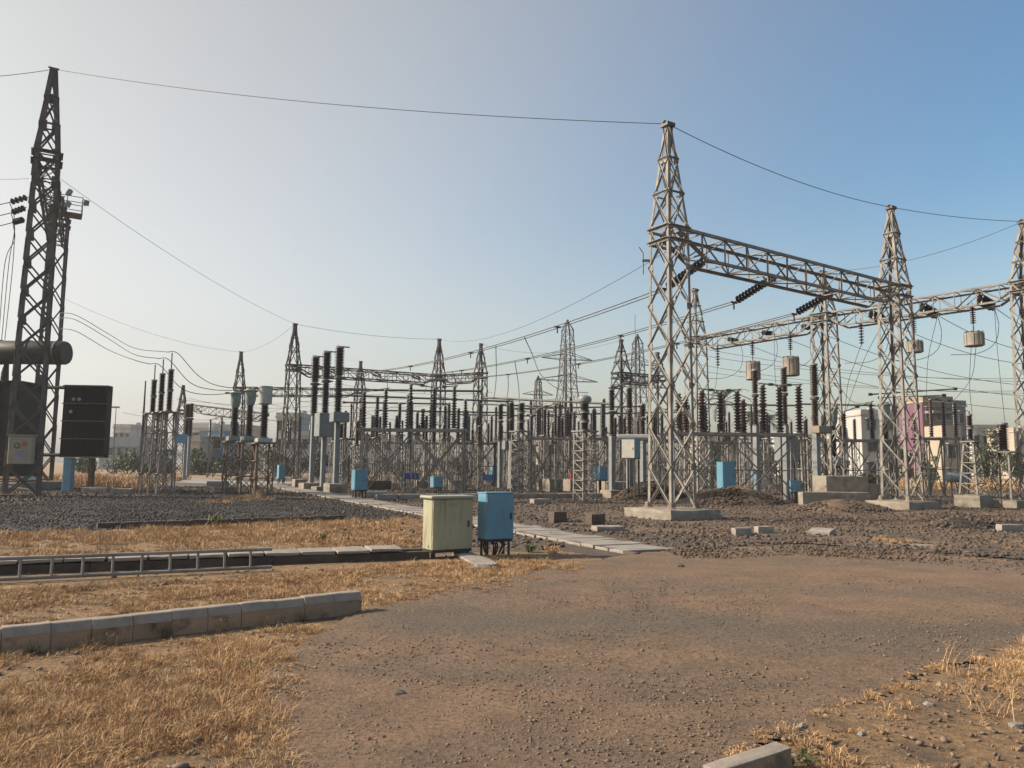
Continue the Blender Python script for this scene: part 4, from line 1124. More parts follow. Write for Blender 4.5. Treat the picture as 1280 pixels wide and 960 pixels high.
cabinet('little blue box on a post with wires, right of the left yard frame', 546, 38.5, .45, .98, .52, .36, 'blue', 'blue', TH, .05, 6)
cabinet('tall blue cabinet among the legs of the large right frame', 907, 34.9, .62, 1.82, .66, .45, 'blue', 'blue', R(20), .06, 2)
cabinet('small blue box at the right foot of the large right frame', 994, 35.4, .50, 1.0, .42, .36, 'blue', 'blue', R(20), .05, 2)
cabinet('tiny blue box behind the large right frame', 945, 47, .7, 1.35, .45, .4, 'blue', 'blue', R(20), .05)
cabinet('pale blue box left of the red brown breaker poles, near the footings', 750, 42, .85, 1.55, .62, .5, 'blue', 'blue', R(40), .06)
cabinet('pale fronted box with a blue side hung beside the red brown breaker poles', 789, 37, 1.98, 2.86, .70, .55, 'box_white', 'blue', R(-38), .06, group='steel cabinets in the yard')
cabinet('far blue box below the black breaker poles', 427, 58, 1.1, 2.0, .6, .5, 'blue', 'blue', TH, .06)
cabinet('wide flat bright blue box under the left yard frame', 515, 46, .75, 1.05, .85, .5, 'blue_bright', 'blue_bright', R(5), .05)
cabinet('far pale blue box under the thin left tower', 352, 58, .4, 1.4, .5, .5, 'blue_side', 'blue', TH, .06)
cabinet('grey mechanism box hung under the large right frame', 985, 45, 2.0, 3.35, 1.3, .7, 'box_grey', 'box_grey', R(10), .07)
cabinet('far blue box just right of the slim middle tower', 617, 60, .5, 1.5, .5, .5, 'blue', 'blue', TH, .06)

# drive unit: grey green barrel with a blue box
du = thing('motor_drive', 'grey green barrel drive with a blue box, right of the second tower', 'motor drive', at(1197, 43), R(5), None)
zz = zat(1197, 597, 43)
MB().lathe([(.2, -.55), (.27, -.5), (.27, .1), (.2, .15)], 14, Matrix.Rotation(R(90), 4, 'Y')).obj('barrel', 'tank', du, True).location = (-.1, 0, zz)
MB().box((.35, 0, zz), (.62, .45, .5)).obj('box', 'blue', du, bevel=.02)
for x in (-.4, .3):
    bar(du, 'leg', (x, 0, 0), (x, 0, zz - .2), .08, 'steel', 'L')

# blue sign on a thin post
sg = thing('sign_board', 'small bright blue sign on a thin yellowish post behind the blue cabinet', 'sign', at(610, 33), R(8))
MB().box((0, 0, zat(610, 597, 33)), (.46, .03, .25)).obj('board', 'blue_bright', sg)
for k in range(2):
    MB().box((0, -.018, zat(610, 597, 33) + .05 - .09 * k), (.30 - .08 * k, .006, .03)).obj('lettering', 'blue_side', sg)
bar(sg, 'post', (-.06, .02, 0), (-.06, .02, zat(610, 597, 33) - .1), .04, 'cream', 'rod')

# red extinguisher stand
fe = thing('fire_extinguisher', 'red extinguisher standing on a pale footing block in the centre', 'extinguisher', at(715, 49, .75), 0)
MB().lathe([(.14, 0), (.15, .05), (.15, .62), (.10, .74), (.05, .78), (.05, .84)], 14).obj('cylinder', 'red', fe, True)
MB().box((0, 0, .87), (.3, .06, .06)).obj('valve', 'red', fe)
curve('hose', smooth([(.1, 0, .86), (.24, -.05, .6), (.2, -.05, .25)], 6), .02, fe, 'cable')

# footing blocks in the centre
for i, (px, d, s, h) in enumerate(((676, 50, .85, .75), (690, 47.5, .9, .78), (715, 49, .85, .75), (757, 44, 1.0, .62), (572, 48, .9, .62), (525, 52, .8, .5), (375, 52, .8, .5), (640, 52, .9, .5), (770, 43, 1.6, .75), (1010, 43, 1.2, .5), (930, 43, 1.0, .55))):
    lab = ('pale footing block first left of the red extinguisher pair', 'pale footing block just left of the red extinguisher', 'pale footing block under the red extinguisher', 'pale footing block below the pale blue box', 'split pale footing block right of the left yard frame', 'low footing block under the left yard frame', 'low footing block below the thin left tower', 'low footing block beside the first lattice column', 'long brown footing behind the tall near tower left leg', 'footing block at the foot of the free standing breaker pole', 'footing block beside the tall blue cabinet')[i]
    o = block('footing_block', at(px, d, h / 2 - .04), (s, s * .95, h + .08), 'concrete', None, TH, .02, .03, 2)
    tag(o, lab, 'footing block', 'concrete footing blocks')
# concrete steps near the second tower
st = thing('concrete_steps', 'weathered concrete steps descending to the second tower', 'steps', at(1078, 34.5), R(4))
for k in range(4):
    hk = 1.25 - .3 * k
    block('step', (-.35 + .42 * k, 0, hk / 2 - .05), (.42, 1.5, hk + .1), 'concrete', st, 0, .015, .02, 2)
block('landing', (-1.3, 0, .62), (1.5, 1.5, 1.3), 'concrete', st, 0, .015, .02, 3)
block('side_wall', (-1.9, -1.1, .28), (3.0, .5, .62), 'concrete', st, 0, .02, .03, 4)

# transmission-yard kerb: a low wall across the centre
tw = thing('low_trench_wall', 'long low concrete trench wall crossing behind the two near cabinets', 'low wall', (0, 0, 0))
a_, b2 = P(470, 624), P(765, 622)
n_ = 12
for i in range(n_):
    p0, p1 = a_.lerp(b2, i / n_), a_.lerp(b2, (i + 1) / n_)
    mid = (p0 + p1) / 2
    block('wall_block', (mid.x, mid.y, .10), ((p1 - p0).length - .02, .3, .26), 'slab', tw, math.atan2((p1 - p0).y, (p1 - p0).x), .012, .02, 2)

# ------------------------------------------------------------------ buildings
def building(label, px, d, wpx, top_y, depth, m, rz=0.0, floors=2, cols=3, group='houses beyond the yard', tank=True, parapet=True, side=None, awn=False):
    w = wpx / F * d
    H = zat(px, top_y, d)
    r = thing('house', label, 'house', at(px, d), rz, group)
    MB().box((0, depth / 2, H / 2), (w, depth, H)).obj('wall', m, r)
    if side:
        MB().box((-w / 2 - .06, depth / 2, H / 2), (.1, depth * .98, H * .98)).obj('side_wall', side, r)
    if parapet:
        MB().box((0, depth / 2, H + .05), (w + .3, depth + .3, .22)).obj('roof', 'bl_cream' if m != 'bl_cream' else 'bl_white', r)
        for a, c, s in (((0, -.02), (w + .1, .15), 0), ((0, depth), (w + .1, .15), 0), ((-w / 2, depth / 2), (.15, depth), 0), ((w / 2, depth / 2), (.15, depth), 0)):
            MB().box((a[0], a[1], H + .45), (c[0], c[1], .7)).obj('parapet', m, r)
    for f in range(floors):
        zc = H * (f + .55) / floors
        for c in range(cols):
            x = -w / 2 + w * (c + .5) / cols
            ww, hh = min(1.3, w / cols * .5), min(1.4, H / floors * .45)
            wf = MB().box((0, 0, 0), (ww + .2, .14, hh + .2)).obj('window', 'bl_white' if m != 'bl_white' else 'bl_grey', r)
            wf.location = (x, -.02, zc)
            MB().box((-ww / 4, -.075, 0), (ww * .46, .05, hh)).obj('pane', 'glass', wf)
            MB().box((ww / 4, -.075, 0), (ww * .46, .05, hh)).obj('pane', 'glass', wf)
            MB().box((0, -.25, hh / 2 + .2), (ww + .5, .5, .09)).obj('sunshade', m, wf)
    if tank:
        MB().lathe([(.6, 0), (.65, .1), (.65, 1.0), (.5, 1.2), (.2, 1.3)], 14).obj('water_tank', 'bl_white', r, True).location = (w * .2, depth * .5, H + .16)
    return r
building('white house with dark square windows behind the second tower', 1103, 112, 50, 519, 9, 'bl_white', R(4), 3, 2)
building('low white wing beside the white house', 1066, 116, 34, 542, 8, 'bl_white', R(4), 2, 2, tank=False)
pk = building('magenta sided house with balconies, beyond the right isolator frame', 1176, 98, 44, 503, 4.2, 'bl_tan', R(14), 3, 3, tank=False, side='bl_pink')
MB().box((.2, -.7, zat(1176, 516, 98)), (4.6, 1.6, .3)).obj('balcony', 'bl_grey', pk)

building('grey annex at the right of the magenta house', 1205, 104, 14, 508, 7, 'bl_grey', R(14), 3, 1, tank=False)
building('rough cream stone block below the magenta house', 1192, 84, 26, 532, 3, 'bl_cream', R(6), 1, 1, tank=False, parapet=False)
building('distant white row house above the bushes near the right edge', 1240, 150, 46, 536, 8, 'bl_white', R(0), 2, 4, tank=False)
building('distant cream house at the right edge', 1290, 140, 40, 540, 8, 'bl_cream', R(0), 2, 3)
building('white and blue house behind the dark pole at the left', 250, 125, 30, 535, 9, 'bl_white', R(-8), 2, 2)
building('bright blue house behind the dark pole at the left', 264, 112, 30, 545, 7, 'bl_blue', R(-4), 2, 2, tank=False)
building('small cream house front beside the blue house', 243, 108, 12, 551, 5, 'bl_cream', R(-4), 1, 1, tank=False)
building('long cream house right of the blue house', 290, 140, 36, 536, 8, 'bl_cream', R(-4), 2, 4)
building('tall pale house behind the thin left tower', 358, 120, 30, 522, 9, 'bl_white', R(-4), 3, 3)
building('low white house right of the thin left tower', 392, 120, 34, 545, 9, 'bl_white', R(0), 2, 3, tank=False)
building('white shed beyond the field right of the radiator', 150, 160, 22, 535, 9, 'bl_white', R(-4), 2, 3)
building('low grey blue shed beyond the field at the left', 148, 140, 52, 546, 9, 'bl_roof', R(-6), 1, 5, tank=False, parapet=False)
building('white house far behind the black breaker poles', 470, 150, 40, 548, 9, 'bl_white', R(0), 2, 3)
building('pale house far behind the first lattice column', 640, 150, 46, 553, 9, 'bl_white', R(0), 2, 4)
building('cream house far behind the central frame', 700, 170, 56, 556, 9, 'bl_cream', R(0), 2, 4)
building('cream house far behind the large right frame', 900, 160, 50, 550, 9, 'bl_cream', R(0), 2, 4)
building('white house far behind the brown breaker poles', 1000, 150, 36, 548, 9, 'bl_white', R(0), 2, 3)

# ------------------------------------------------------------------ trees, palms and bushes
def leaf_cloud(centers, n, size, seedv):
    """small leaf faces spread through several uneven clumps"""
    g = np.random.default_rng(seedv)
    cs = np.array([c[:3] for c in centers]); rs = np.array([c[3] for c in centers])
    pr = rs ** 2.2; pr /= pr.sum()
    k = g.choice(len(cs), n, p=pr)
    v = g.normal(size=(n, 3)); v /= np.linalg.norm(v, axis=1)[:, None]
    rad = rs[k] * (0.35 + .65 * g.random(n) ** .45) * (1 + .25 * g.normal(size=n))
    c = cs[k] + v * rad[:, None] * np.array([1, 1, .8])
    a = g.normal(size=(n, 3)); a /= np.linalg.norm(a, axis=1)[:, None]
    b = np.cross(a, g.normal(size=(n, 3))); b /= np.linalg.norm(b, axis=1)[:, None]
    s = size * (.6 + .8 * g.random(n))[:, None]
    co = np.stack([c - a * s, c + b * s * .5, c + a * s, c - b * s * .5], 1).reshape(-1, 3)
    f = np.arange(4 * n).reshape(n, 4)
    return co, [f]
def bush(label, px, d, top_y, wid_px, m='leaf', seedv=1, n=1800, leaf=.13, group='bushes beyond the yard', name='bush', stem=True):
    w = wid_px / F * d / 2
    H = zat(px, top_y, d)
    r = thing(name, label, 'bush' if name == 'bush' else 'tree', at(px, d), 0, group)
    g = random.Random(seedv)
    cl = []
    for i in range(9):
        a = g.uniform(0, 6.28); q = g.uniform(0, .75)
        rr = g.uniform(.22, .42) * min(w, H)
        cl.append((w * q * math.cos(a), w * q * math.sin(a) * .8, max(rr * .7, H * g.uniform(.25, .95) * (1 - .35 * q) - rr * .6), rr))
    co, f = leaf_cloud(cl, n, leaf * d / 90, seedv)
    co[:, 2] = np.maximum(co[:, 2], .02)
    link('crown', mesh_np('crown', co, f, m), r)
    b = MB()
    for i in range(6):
        c = cl[i]
        b.bar((c[0] * .1, c[1] * .1, 0), (c[0] * .45, c[1] * .45, c[2] * .55), .09, 'rod').bar((c[0] * .45, c[1] * .45, c[2] * .55), c[:3], .05, 'rod')
    b.obj('trunk', 'bark', r)
BUSHES = [
    (1236, 95, 552, 60, 'leaf', 'dense green bush right of the thin arrester, before the distant row house'),
    (1270, 92, 556, 44, 'leaf', 'green bush at the right edge behind the stubby arrester'),
    (1196, 88, 552, 40, 'leaf', 'green bush below the cream stone block'),
    (1080, 72, 580, 44, 'leaf_dry', 'low dusty bush before the white house'),
    (1246, 110, 522, 44, 'leaf_dry', 'thin dry topped tree above the bushes near the right edge'),
    (1160, 78, 560, 36, 'leaf_dry', 'dusty bush in front of the magenta house'),
    (1128, 100, 552, 30, 'leaf', 'bush between the white and magenta houses'),
    (160, 95, 556, 60, 'leaf', 'green bush right of the radiator, below the white shed'),
    (205, 98, 557, 56, 'leaf', 'green bush behind the slim arresters'),
    (255, 92, 557, 64, 'leaf', 'green bush in front of the blue house'),
    (300, 90, 557, 60, 'leaf', 'green bush behind the current transformers'),
    (345, 88, 557, 52, 'leaf', 'green bush at the foot of the thin left tower'),
    (395, 86, 558, 56, 'leaf', 'green bush behind the black breaker poles'),
    (440, 92, 560, 52, 'leaf', 'green bush behind the small blue cabinet on legs'),
    (110, 92, 566, 40, 'leaf', 'green bush seen under the radiator'),
    (500, 105, 566, 56, 'leaf_dry', 'dusty bush behind the left yard frame'),
    (580, 110, 566, 60, 'leaf_dry', 'dusty bush behind the slim middle tower'),
    (660, 110, 568, 60, 'leaf_dry', 'dusty bush behind the central frame'),
    (740, 110, 566, 60, 'leaf_dry', 'dusty bush behind the ball topped column'),
    (830, 105, 560, 60, 'leaf', 'green bush behind the tall near tower'),
    (890, 100, 548, 60, 'leaf', 'tall green bush below the palms'),
    (960, 100, 548, 56, 'leaf', 'green bush right of the palms'),
    (1040, 100, 560, 44, 'leaf', 'green bush behind the potted transformer'),
]
for i, (px, d, ty, w, m, lab) in enumerate(BUSHES):
    bush(lab, px, d, ty, w, m, 20 + i, 2200 if m == 'leaf' else 1300, .15)
def palm(label, px, d, top_y, seedv, fr=2.3):
    r = thing('palm_tree', label, 'palm', at(px, d), 0, 'palms beyond the yard')
    H = zat(px, top_y, d) - fr * .35
    MB().lathe([(.26, 0), (.19, H * .3), (.16, H * .7), (.18, H)], 10).obj('trunk', 'bark', r, True)
    g = random.Random(seedv)
    for k in range(22):
        a = k * 2.399 + g.uniform(-.2, .2); el = g.uniform(-.3, 1.25)
        L = fr * g.uniform(.8, 1.15)
        q = MB()
        dx, dy = math.cos(a), math.sin(a)
        p = Vector((0, 0, H)); 
        ang = el
        pts = [p]
        for s in range(7):
            p = p + Vector((dx * math.cos(ang), dy * math.cos(ang), math.sin(ang))) * L / 7
            ang -= .27
            pts.append(p)
        sd = Vector((-dy, dx, 0))
        for s in range(1, 7):
            for sub in (0, .5):
                c = pts[s].lerp(pts[s + 1] if s < 7 and s + 1 < len(pts) else pts[s], sub)
                t = (pts[s] - pts[s - 1]).normalized()
                ln = .55 * (1 - abs(s + sub - 3) / 5)
                for sg_ in (-1, 1):
                    tip = c + sd * sg_ * ln + t * .25 - Vector((0, 0, .25 * ln))
                    q.add([c + t * .045, c - t * .045, tip], [[0, 1, 2]])
        q.tube(pts, .02)
        q.obj('frond', 'leaf_palm', r)
palm('taller palm rising behind the large right frame', 906, 70, 488, 3, 3.0)
palm('palm with spread fronds left of the right wave trap', 941, 74, 512, 4, 2.6)
palm('palm with spread fronds under the right wave trap', 962, 76, 516, 5, 2.6)

# ------------------------------------------------------------------ the ground and its sheets
def inpoly(x, y, poly):
    ins = np.zeros(x.shape, bool)
    j = len(poly) - 1
    for i in range(len(poly)):
        xi, yi = poly[i]; xj, yj = poly[j]
        c = ((yi > y) != (yj > y)) & (x < (xj - xi) * (y - yi) / (yj - yi + 1e-12) + xi)
        ins ^= c
        j = i
    return ins
def vnoise(x, y, s, seedv=0):
    """smooth value noise in numpy"""
    x, y = np.asarray(x) * s + 100 + seedv * 13.7, np.asarray(y) * s + 100 + seedv * 7.3
    xi, yi = np.floor(x).astype(int), np.floor(y).astype(int)
    xf, yf = x - xi, y - yi
    xf, yf = xf * xf * (3 - 2 * xf), yf * yf * (3 - 2 * yf)
    tb = np.random.default_rng(seedv + 99).random((256, 256))
    h = lambda a, b: tb[a % 256, b % 256]
    return (h(xi, yi) * (1 - xf) + h(xi + 1, yi) * xf) * (1 - yf) + (h(xi, yi + 1) * (1 - xf) + h(xi + 1, yi + 1) * xf) * yf
def poly_px(pts): return [(P(*p).x, P(*p).y) for p in pts]
def sheet(name, poly, z, step, m, rag=.25, amp=0.0, nscale=.8, seedv=0):
    xs = [p[0] for p in poly]; ys = [p[1] for p in poly]
    gx = np.arange(min(xs) - step, max(xs) + step, step); gy = np.arange(min(ys) - step, max(ys) + step, step)
    X, Y = np.meshgrid(gx, gy)
    cx_, cy_ = X[:-1, :-1] + step / 2, Y[:-1, :-1] + step / 2
    ox = (vnoise(cx_, cy_, 1.3, seedv) - .5) * 2 * rag + (vnoise(cx_, cy_, 5, seedv + 1) - .5) * rag
    oy = (vnoise(cx_, cy_, 1.3, seedv + 2) - .5) * 2 * rag + (vnoise(cx_, cy_, 5, seedv + 3) - .5) * rag
    keep = inpoly(cx_ + ox, cy_ + oy, poly)
    Z = z + amp * (vnoise(X, Y, nscale, seedv + 5) * .6 + vnoise(X, Y, nscale * 4, seedv + 6) * .3 + vnoise(X, Y, nscale * 12, seedv + 7) * .1)
    nx = X.shape[1]
    idx = np.arange(X.size).reshape(X.shape)
    F4 = np.stack([idx[:-1, :-1], idx[:-1, 1:], idx[1:, 1:], idx[1:, :-1]], -1)[keep]
    used, inv = np.unique(F4, return_inverse=True)
    co = np.stack([X.ravel(), Y.ravel(), Z.ravel()], 1)[used]
    o = link(name, mesh_np(name, co, [inv.reshape(-1, 4)], m, True))
    o['kind'] = 'structure'
    return o
bm = MB().box((0, 600, -.5), (4000, 3600, 1.0)); g_ = bm.obj('ground', 'soil'); g_['kind'] = 'structure'
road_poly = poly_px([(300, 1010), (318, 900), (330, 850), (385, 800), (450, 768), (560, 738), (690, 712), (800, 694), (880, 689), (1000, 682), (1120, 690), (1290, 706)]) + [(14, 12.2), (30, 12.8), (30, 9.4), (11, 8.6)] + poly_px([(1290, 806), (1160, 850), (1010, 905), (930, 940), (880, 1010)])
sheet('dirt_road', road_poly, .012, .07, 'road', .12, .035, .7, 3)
grass_l = poly_px([(-260, 1010), (-260, 735), (-80, 700), (0, 695), (530, 694), (690, 688), (760, 698), (720, 720), (590, 750), (490, 785), (430, 820), (380, 870), (370, 920), (350, 1010)])
sheet('straw_ground', grass_l, .004, .10, 'straw_soil', .15, .012, 1.2, 11)
grass_m = poly_px([(-120, 672), (0, 668), (250, 656), (400, 654), (530, 648), (545, 668), (530, 684), (300, 691), (0, 700), (-120, 705)])
sheet('straw_strip', grass_m, .006, .15, 'straw_soil', .3, .012, 1.2, 21)
grav_l = poly_px([(-160, 640), (0, 634), (100, 622), (330, 619), (420, 628), (520, 646), (400, 655), (250, 657), (0, 670), (-160, 676)])
sheet('gravel_bed', grav_l, .008, .2, 'gravel_l', .3, .03, 1.0, 31)
grav_r = poly_px([(660, 640), (700, 628), (900, 622), (1290, 622)]) + [(45, 38), (45, 13.2), (14, 12.7)] + poly_px([(1290, 702), (1120, 688), (1000, 680), (880, 687), (830, 690), (760, 668), (680, 650)])
sheet('gravel_yard', grav_r, .004, .2, 'gravel_r', .3, .03, .8, 41)
grass_r = poly_px([(880, 1010), (930, 940), (1010, 905), (1160, 850), (1290, 806)]) + [(11, 8.6), (30, 9.4), (30, 2.5), (4, 3.4)]
sheet('straw_verge', grass_r, .006, .08, 'straw_soil', .12, .05, 1.2, 51)
def flat(name, pts, z, m):
    vs = [(p[0], p[1], z) for p in pts]
    o = link(name, mesh_from(name, vs, [list(range(len(vs)))], m)); o['kind'] = 'structure'
    return o
W_ = lambda px, d: (at(px, d).x, d)
flat('dry_field_east', [W_(1115, 62), W_(1600, 62), W_(1800, 420), W_(1000, 420), W_(1100, 130)], .004, 'field')
flat('dry_field_west', [W_(-500, 46), W_(170, 46), W_(235, 70), W_(560, 110), W_(600, 420), W_(-700, 420)], .004, 'field')
flat('concrete_road', [W_(150, 64), W_(320, 53), W_(345, 57), W_(420, 62), W_(400, 66), W_(310, 66), W_(235, 74), W_(180, 76)], .012, 'croad')

# gravel heaps
def heap(label, px, d, L, W, h, m, seedv):
    """a heap: an uneven mound of earth under loose stones"""
    n, k = 36, 12
    c = at(px, d)
    vs, fs = [], []
    g = random.Random(seedv)
    for j in range(k + 1):
        t = j / k
        for i in range(n):
            a = 2 * math.pi * i / n
            rr = t * (1 + .22 * mnoise.noise(Vector((math.cos(a) * 1.5, math.sin(a) * 1.5, seedv))))
            x, y = L / 2 * rr * math.cos(a), W / 2 * rr * math.sin(a)
            z = h * (1 - t ** 1.6) * (1 + .35 * mnoise.noise(Vector((x * .9, y * .9, seedv * 3)))) + .06 * mnoise.noise(Vector((x * 4, y * 4, seedv)))
            vs.append((x, y, max(z, -.03) if j < k else -.08))
    for j in range(k):
        fs += [[j * n + i, j * n + (i + 1) % n, (j + 1) * n + (i + 1) % n, (j + 1) * n + i][::-1] for i in range(n)]
    r = thing('gravel_heap', label, 'gravel heap', c, R(8), 'gravel heaps')
    link('mound', mesh_from('mound', vs, fs, m, True, 180), r)
    # loose stones on it
    q = MB_stones(int(900 * L * W / 8), seedv)
    N = len(q[0])
    gg = np.random.default_rng(seedv)
    t = np.sqrt(gg.random(N)) * 1.05; a = gg.random(N) * 2 * math.pi
    x, y = L / 2 * t * np.cos(a), W / 2 * t * np.sin(a)
    z = h * np.clip(1 - t ** 1.6, 0, 1)
    co = q[0] * (.035 + .04 * gg.random(N))[:, None, None] + np.stack([x, y, z], 1)[:, None, :]
    o = link('loose_stones', mesh_np('loose_stones', co.reshape(-1, 3), [stone_faces(N)], 'stone_r'), r)
    o['kind'] = 'stuff'
    return r
ICO_V = None
def _ico():
    global ICO_V, ICO_F
    b = bmesh.new(); bmesh.ops.create_icosphere(b, subdivisions=1, radius=1)
    b.verts.index_update()
    ICO_V = np.array([v.co[:] for v in b.verts]); ICO_F = np.array([[v.index for v in f.verts] for f in b.faces]); b.free()
_ico()
def MB_stones(n, seedv):
    g = np.random.default_rng(seedv + 500)
    nv = len(ICO_V)
    v = ICO_V[None] * (1 + .28 * g.normal(size=(n, nv, 1))) * (np.array([1, .8, .62]) * (1 + .25 * g.normal(size=(n, 1, 3))))
    a = g.random(n) * 6.283
    c, s = np.cos(a), np.sin(a)
    x = v[..., 0] * c[:, None] - v[..., 1] * s[:, None]; y = v[..., 0] * s[:, None] + v[..., 1] * c[:, None]
    return np.stack([x, y, v[..., 2]], -1), n
def stone_faces(n): return (ICO_F[None] + (np.arange(n) * len(ICO_V))[:, None, None]).reshape(-1, 3)
heap('long brown gravel heap between the tall near tower and the large right frame', 915, 33.5, 5.2, 2.6, .75, 'gravel_r', 1)
heap('low gravel heap in front of the concrete steps', 1050, 29.0, 4.4, 2.2, .42, 'gravel_r', 2)
heap('dark gravel heap at the right edge of the dirt road', 1205, 21.5, 3.0, 1.4, .28, 'gravel_l', 3)
heap('dark gravel heap behind the left leg of the tall near tower', 812, 38, 3.8, 2.4, .85, 'gravel_l', 4)
heap('small gravel spread beside the second tower plinth', 1180, 26, 3.6, 1.6, .18, 'gravel_r', 5)

def scatter_stones(name, poly, n, smin, smax, m, seedv, z=0.0, near=1.0, cluster=0.0):
    g = np.random.default_rng(seedv)
    xs = np.array([p[0] for p in poly]); ys = np.array([p[1] for p in poly])
    out = []
    tot = 0
    while tot < n:
        k = n * 4
        y = ys.min() + (ys.max() - ys.min()) * g.random(k) ** near
        x = xs.min() + (xs.max() - xs.min()) * g.random(k)
        keep = inpoly(x, y, poly)
        # only where the photograph could look
        keep &= np.abs(x) < y * .74 + 1.0
        if cluster: keep &= (vnoise(x, y, 1.1, seedv) * .6 + vnoise(x, y, 4.0, seedv + 1) * .4) > cluster * g.random(k) ** .5
        out.append(np.stack([x[keep], y[keep]], 1)); tot += keep.sum()
    p = np.concatenate(out)[:n]
    q, _ = MB_stones(n, seedv)
    s = smin + (smax - smin) * g.random(n) ** 3.0
    co = q * s[:, None, None] + np.concatenate([p, np.full((n, 1), z)], 1)[:, None, :] + np.array([0, 0, 1.0]) * (s * .25)[:, None, None]
    o = link(name, mesh_np(name, co.reshape(-1, 3), [stone_faces(n)], m))
    o['kind'] = 'stuff'
    return o
scatter_stones('ballast_gravel', grav_l, 40000, .014, .045, 'stone_l', 61, .02)
scatter_stones('yard_gravel', grav_r, 42000, .010, .06, 'stone_r', 62, .015, 1.4, .85)
yard = [(at(430, 16).x, 16), (at(690, 14.6).x, 14.6), (at(760, 20).x, 20), (at(1280, 36).x, 36), (at(1280, 62).x, 62), (at(380, 62).x, 62), (at(330, 44).x, 44)]
scatter_stones('yard_gravel', poly_px([(830, 690), (1000, 683), (1120, 690), (1290, 706), (1290, 724), (1120, 703), (1000, 696), (860, 702)]), 2600, .006, .04, 'stone_r', 68, .03, 1.0, .9)
scatter_stones('yard_gravel', yard, 36000, .02, .075, 'stone_r', 66, .0, 1.25, .45)
scatter_stones('yard_gravel', [(at(-60, 27).x, 27), (at(340, 27).x, 27), (at(330, 50).x, 50), (at(-60, 50).x, 50)], 14000, .02, .07, 'stone_l', 67, .0, 1.2, .4)
scatter_stones('road_gravel', road_poly, 24000, .002, .013, 'stone_road', 63, .030, 2.2, .75)
scatter_stones('verge_gravel', grass_r, 1500, .006, .022, 'stone_road', 64, .04, 1.5, .6)
scatter_stones('verge_gravel', grass_l, 1600, .008, .035, 'stone_road', 65, .01, 1.5, .6)

# ------------------------------------------------------------------ dry grass
def grass(name, poly, n, hmin, hmax, w, seedv, m='straw', near=1.0, thr=.42, lean=.8, z=0.0, clump=26):
    """tufts of fine dry blades splayed outwards from their root, with bare gaps between"""
    g = np.random.default_rng(seedv)
    xs = np.array([p[0] for p in poly]); ys = np.array([p[1] for p in poly])
    out, tot = [], 0
    nc = n // clump
    while tot < nc:
        k = nc * 4
        y = ys.min() + (ys.max() - ys.min()) * g.random(k) ** near
        x = xs.min() + (xs.max() - xs.min()) * g.random(k)
        dn = vnoise(x, y, .9, seedv) * .40 + vnoise(x, y, 2.6, seedv + 1) * .35 + vnoise(x, y, 6.5, seedv + 2) * .25
        keep = inpoly(x, y, poly) & (np.abs(x) < y * .74 + 1.0) & (dn > thr + .16 * (g.random(k) - .5))
        out.append(np.stack([x[keep], y[keep], dn[keep]], 1)); tot += keep.sum()
    p = np.concatenate(out)[:nc]
    th = (hmin + (hmax - hmin) * g.random(nc) ** 2.2) * (.6 + 1.2 * np.clip((p[:, 2] - thr) / .25, 0, 1))
    wa, ws = g.random(nc) * 6.283, g.random(nc) * .5           # each tuft is combed a little one way
    p, th, wa, ws = (np.repeat(q, clump, 0) for q in (p, th, wa, ws))
    N = len(p)
    sp = th * (.05 + .75 * g.random(N) ** 1.3)
    a = g.random(N) * 6.283
    base = np.stack([p[:, 0] + sp * np.cos(a), p[:, 1] + sp * np.sin(a), np.full(N, z)], 1)
    hgt = th * (.35 + .75 * g.random(N))
    la = a + g.normal(size=N) * .5
    ll = th * lean * (.15 + g.random(N) ** 1.5)
    dx, dy = ll * np.cos(la) + th * ws * np.cos(wa), ll * np.sin(la) + th * ws * np.sin(wa)
    tip = base + np.stack([dx, dy, hgt * (1 - .45 * g.random(N) ** 2)], 1)
    mid = base + np.stack([dx * .36, dy * .36, hgt * .68], 1)
    va = g.random(N) * 6.283
    sd = np.stack([np.cos(va), np.sin(va), np.zeros(N)], 1) * (w * (.5 + .9 * g.random(N)))[:, None] * .5
    co = np.stack([base - sd, base + sd, mid + sd * .8, mid - sd * .8, tip], 1).reshape(-1, 3)
    i0 = np.arange(N) * 5
    quads = np.stack([i0, i0 + 1, i0 + 2, i0 + 3], 1); tris = np.stack([i0 + 3, i0 + 2, i0 + 4], 1)
    o = link(name, mesh_np(name, co, [quads, tris], m)); o['kind'] = 'stuff'
    return o
near_l = poly_px([(-260, 1010), (-260, 850), (0, 822), (100, 808), (250, 797), (390, 782), (400, 788), (340, 840), (330, 870), (350, 900), (370, 960), (380, 1010)])
grass('dry_grass', near_l, 250000, .010, .068, .0038, 71, near=1.2, thr=.37, lean=1.5)
mid_l = poly_px([(-200, 800), (-200, 735), (0, 740), (345, 720), (530, 704), (660, 696), (700, 708), (560, 740), (455, 764), (445, 742), (0, 785)])
grass('dry_grass', mid_l, 230000, .012, .062, .005, 72, near=1.1, thr=.32, lean=1.4)
grass('dry_grass', grass_m, 110000, .03, .12, .007, 73, thr=.36, lean=1.0)
grass('dry_grass', grass_r, 60000, .012, .07, .0035, 74, near=1.4, thr=.49, lean=1.6, z=.03)
grass('dry_grass', poly_px([(300, 960), (315, 860), (380, 800), (470, 765), (600, 732), (720, 706), (740, 712), (610, 742), (490, 780), (420, 815), (370, 870), (360, 960)]), 9000, .008, .05, .004, 80, thr=.53, lean=1.6, z=.03)
grass('dry_grass', poly_px([(880, 960), (930, 930), (1010, 893), (1160, 838), (1280, 796), (1280, 806), (1160, 850), (1020, 905), (950, 950)]), 5000, .008, .05, .004, 81, thr=.52, lean=1.6, z=.03)
patch = poly_px([(1080, 672), (1150, 664), (1170, 676), (1100, 684)])
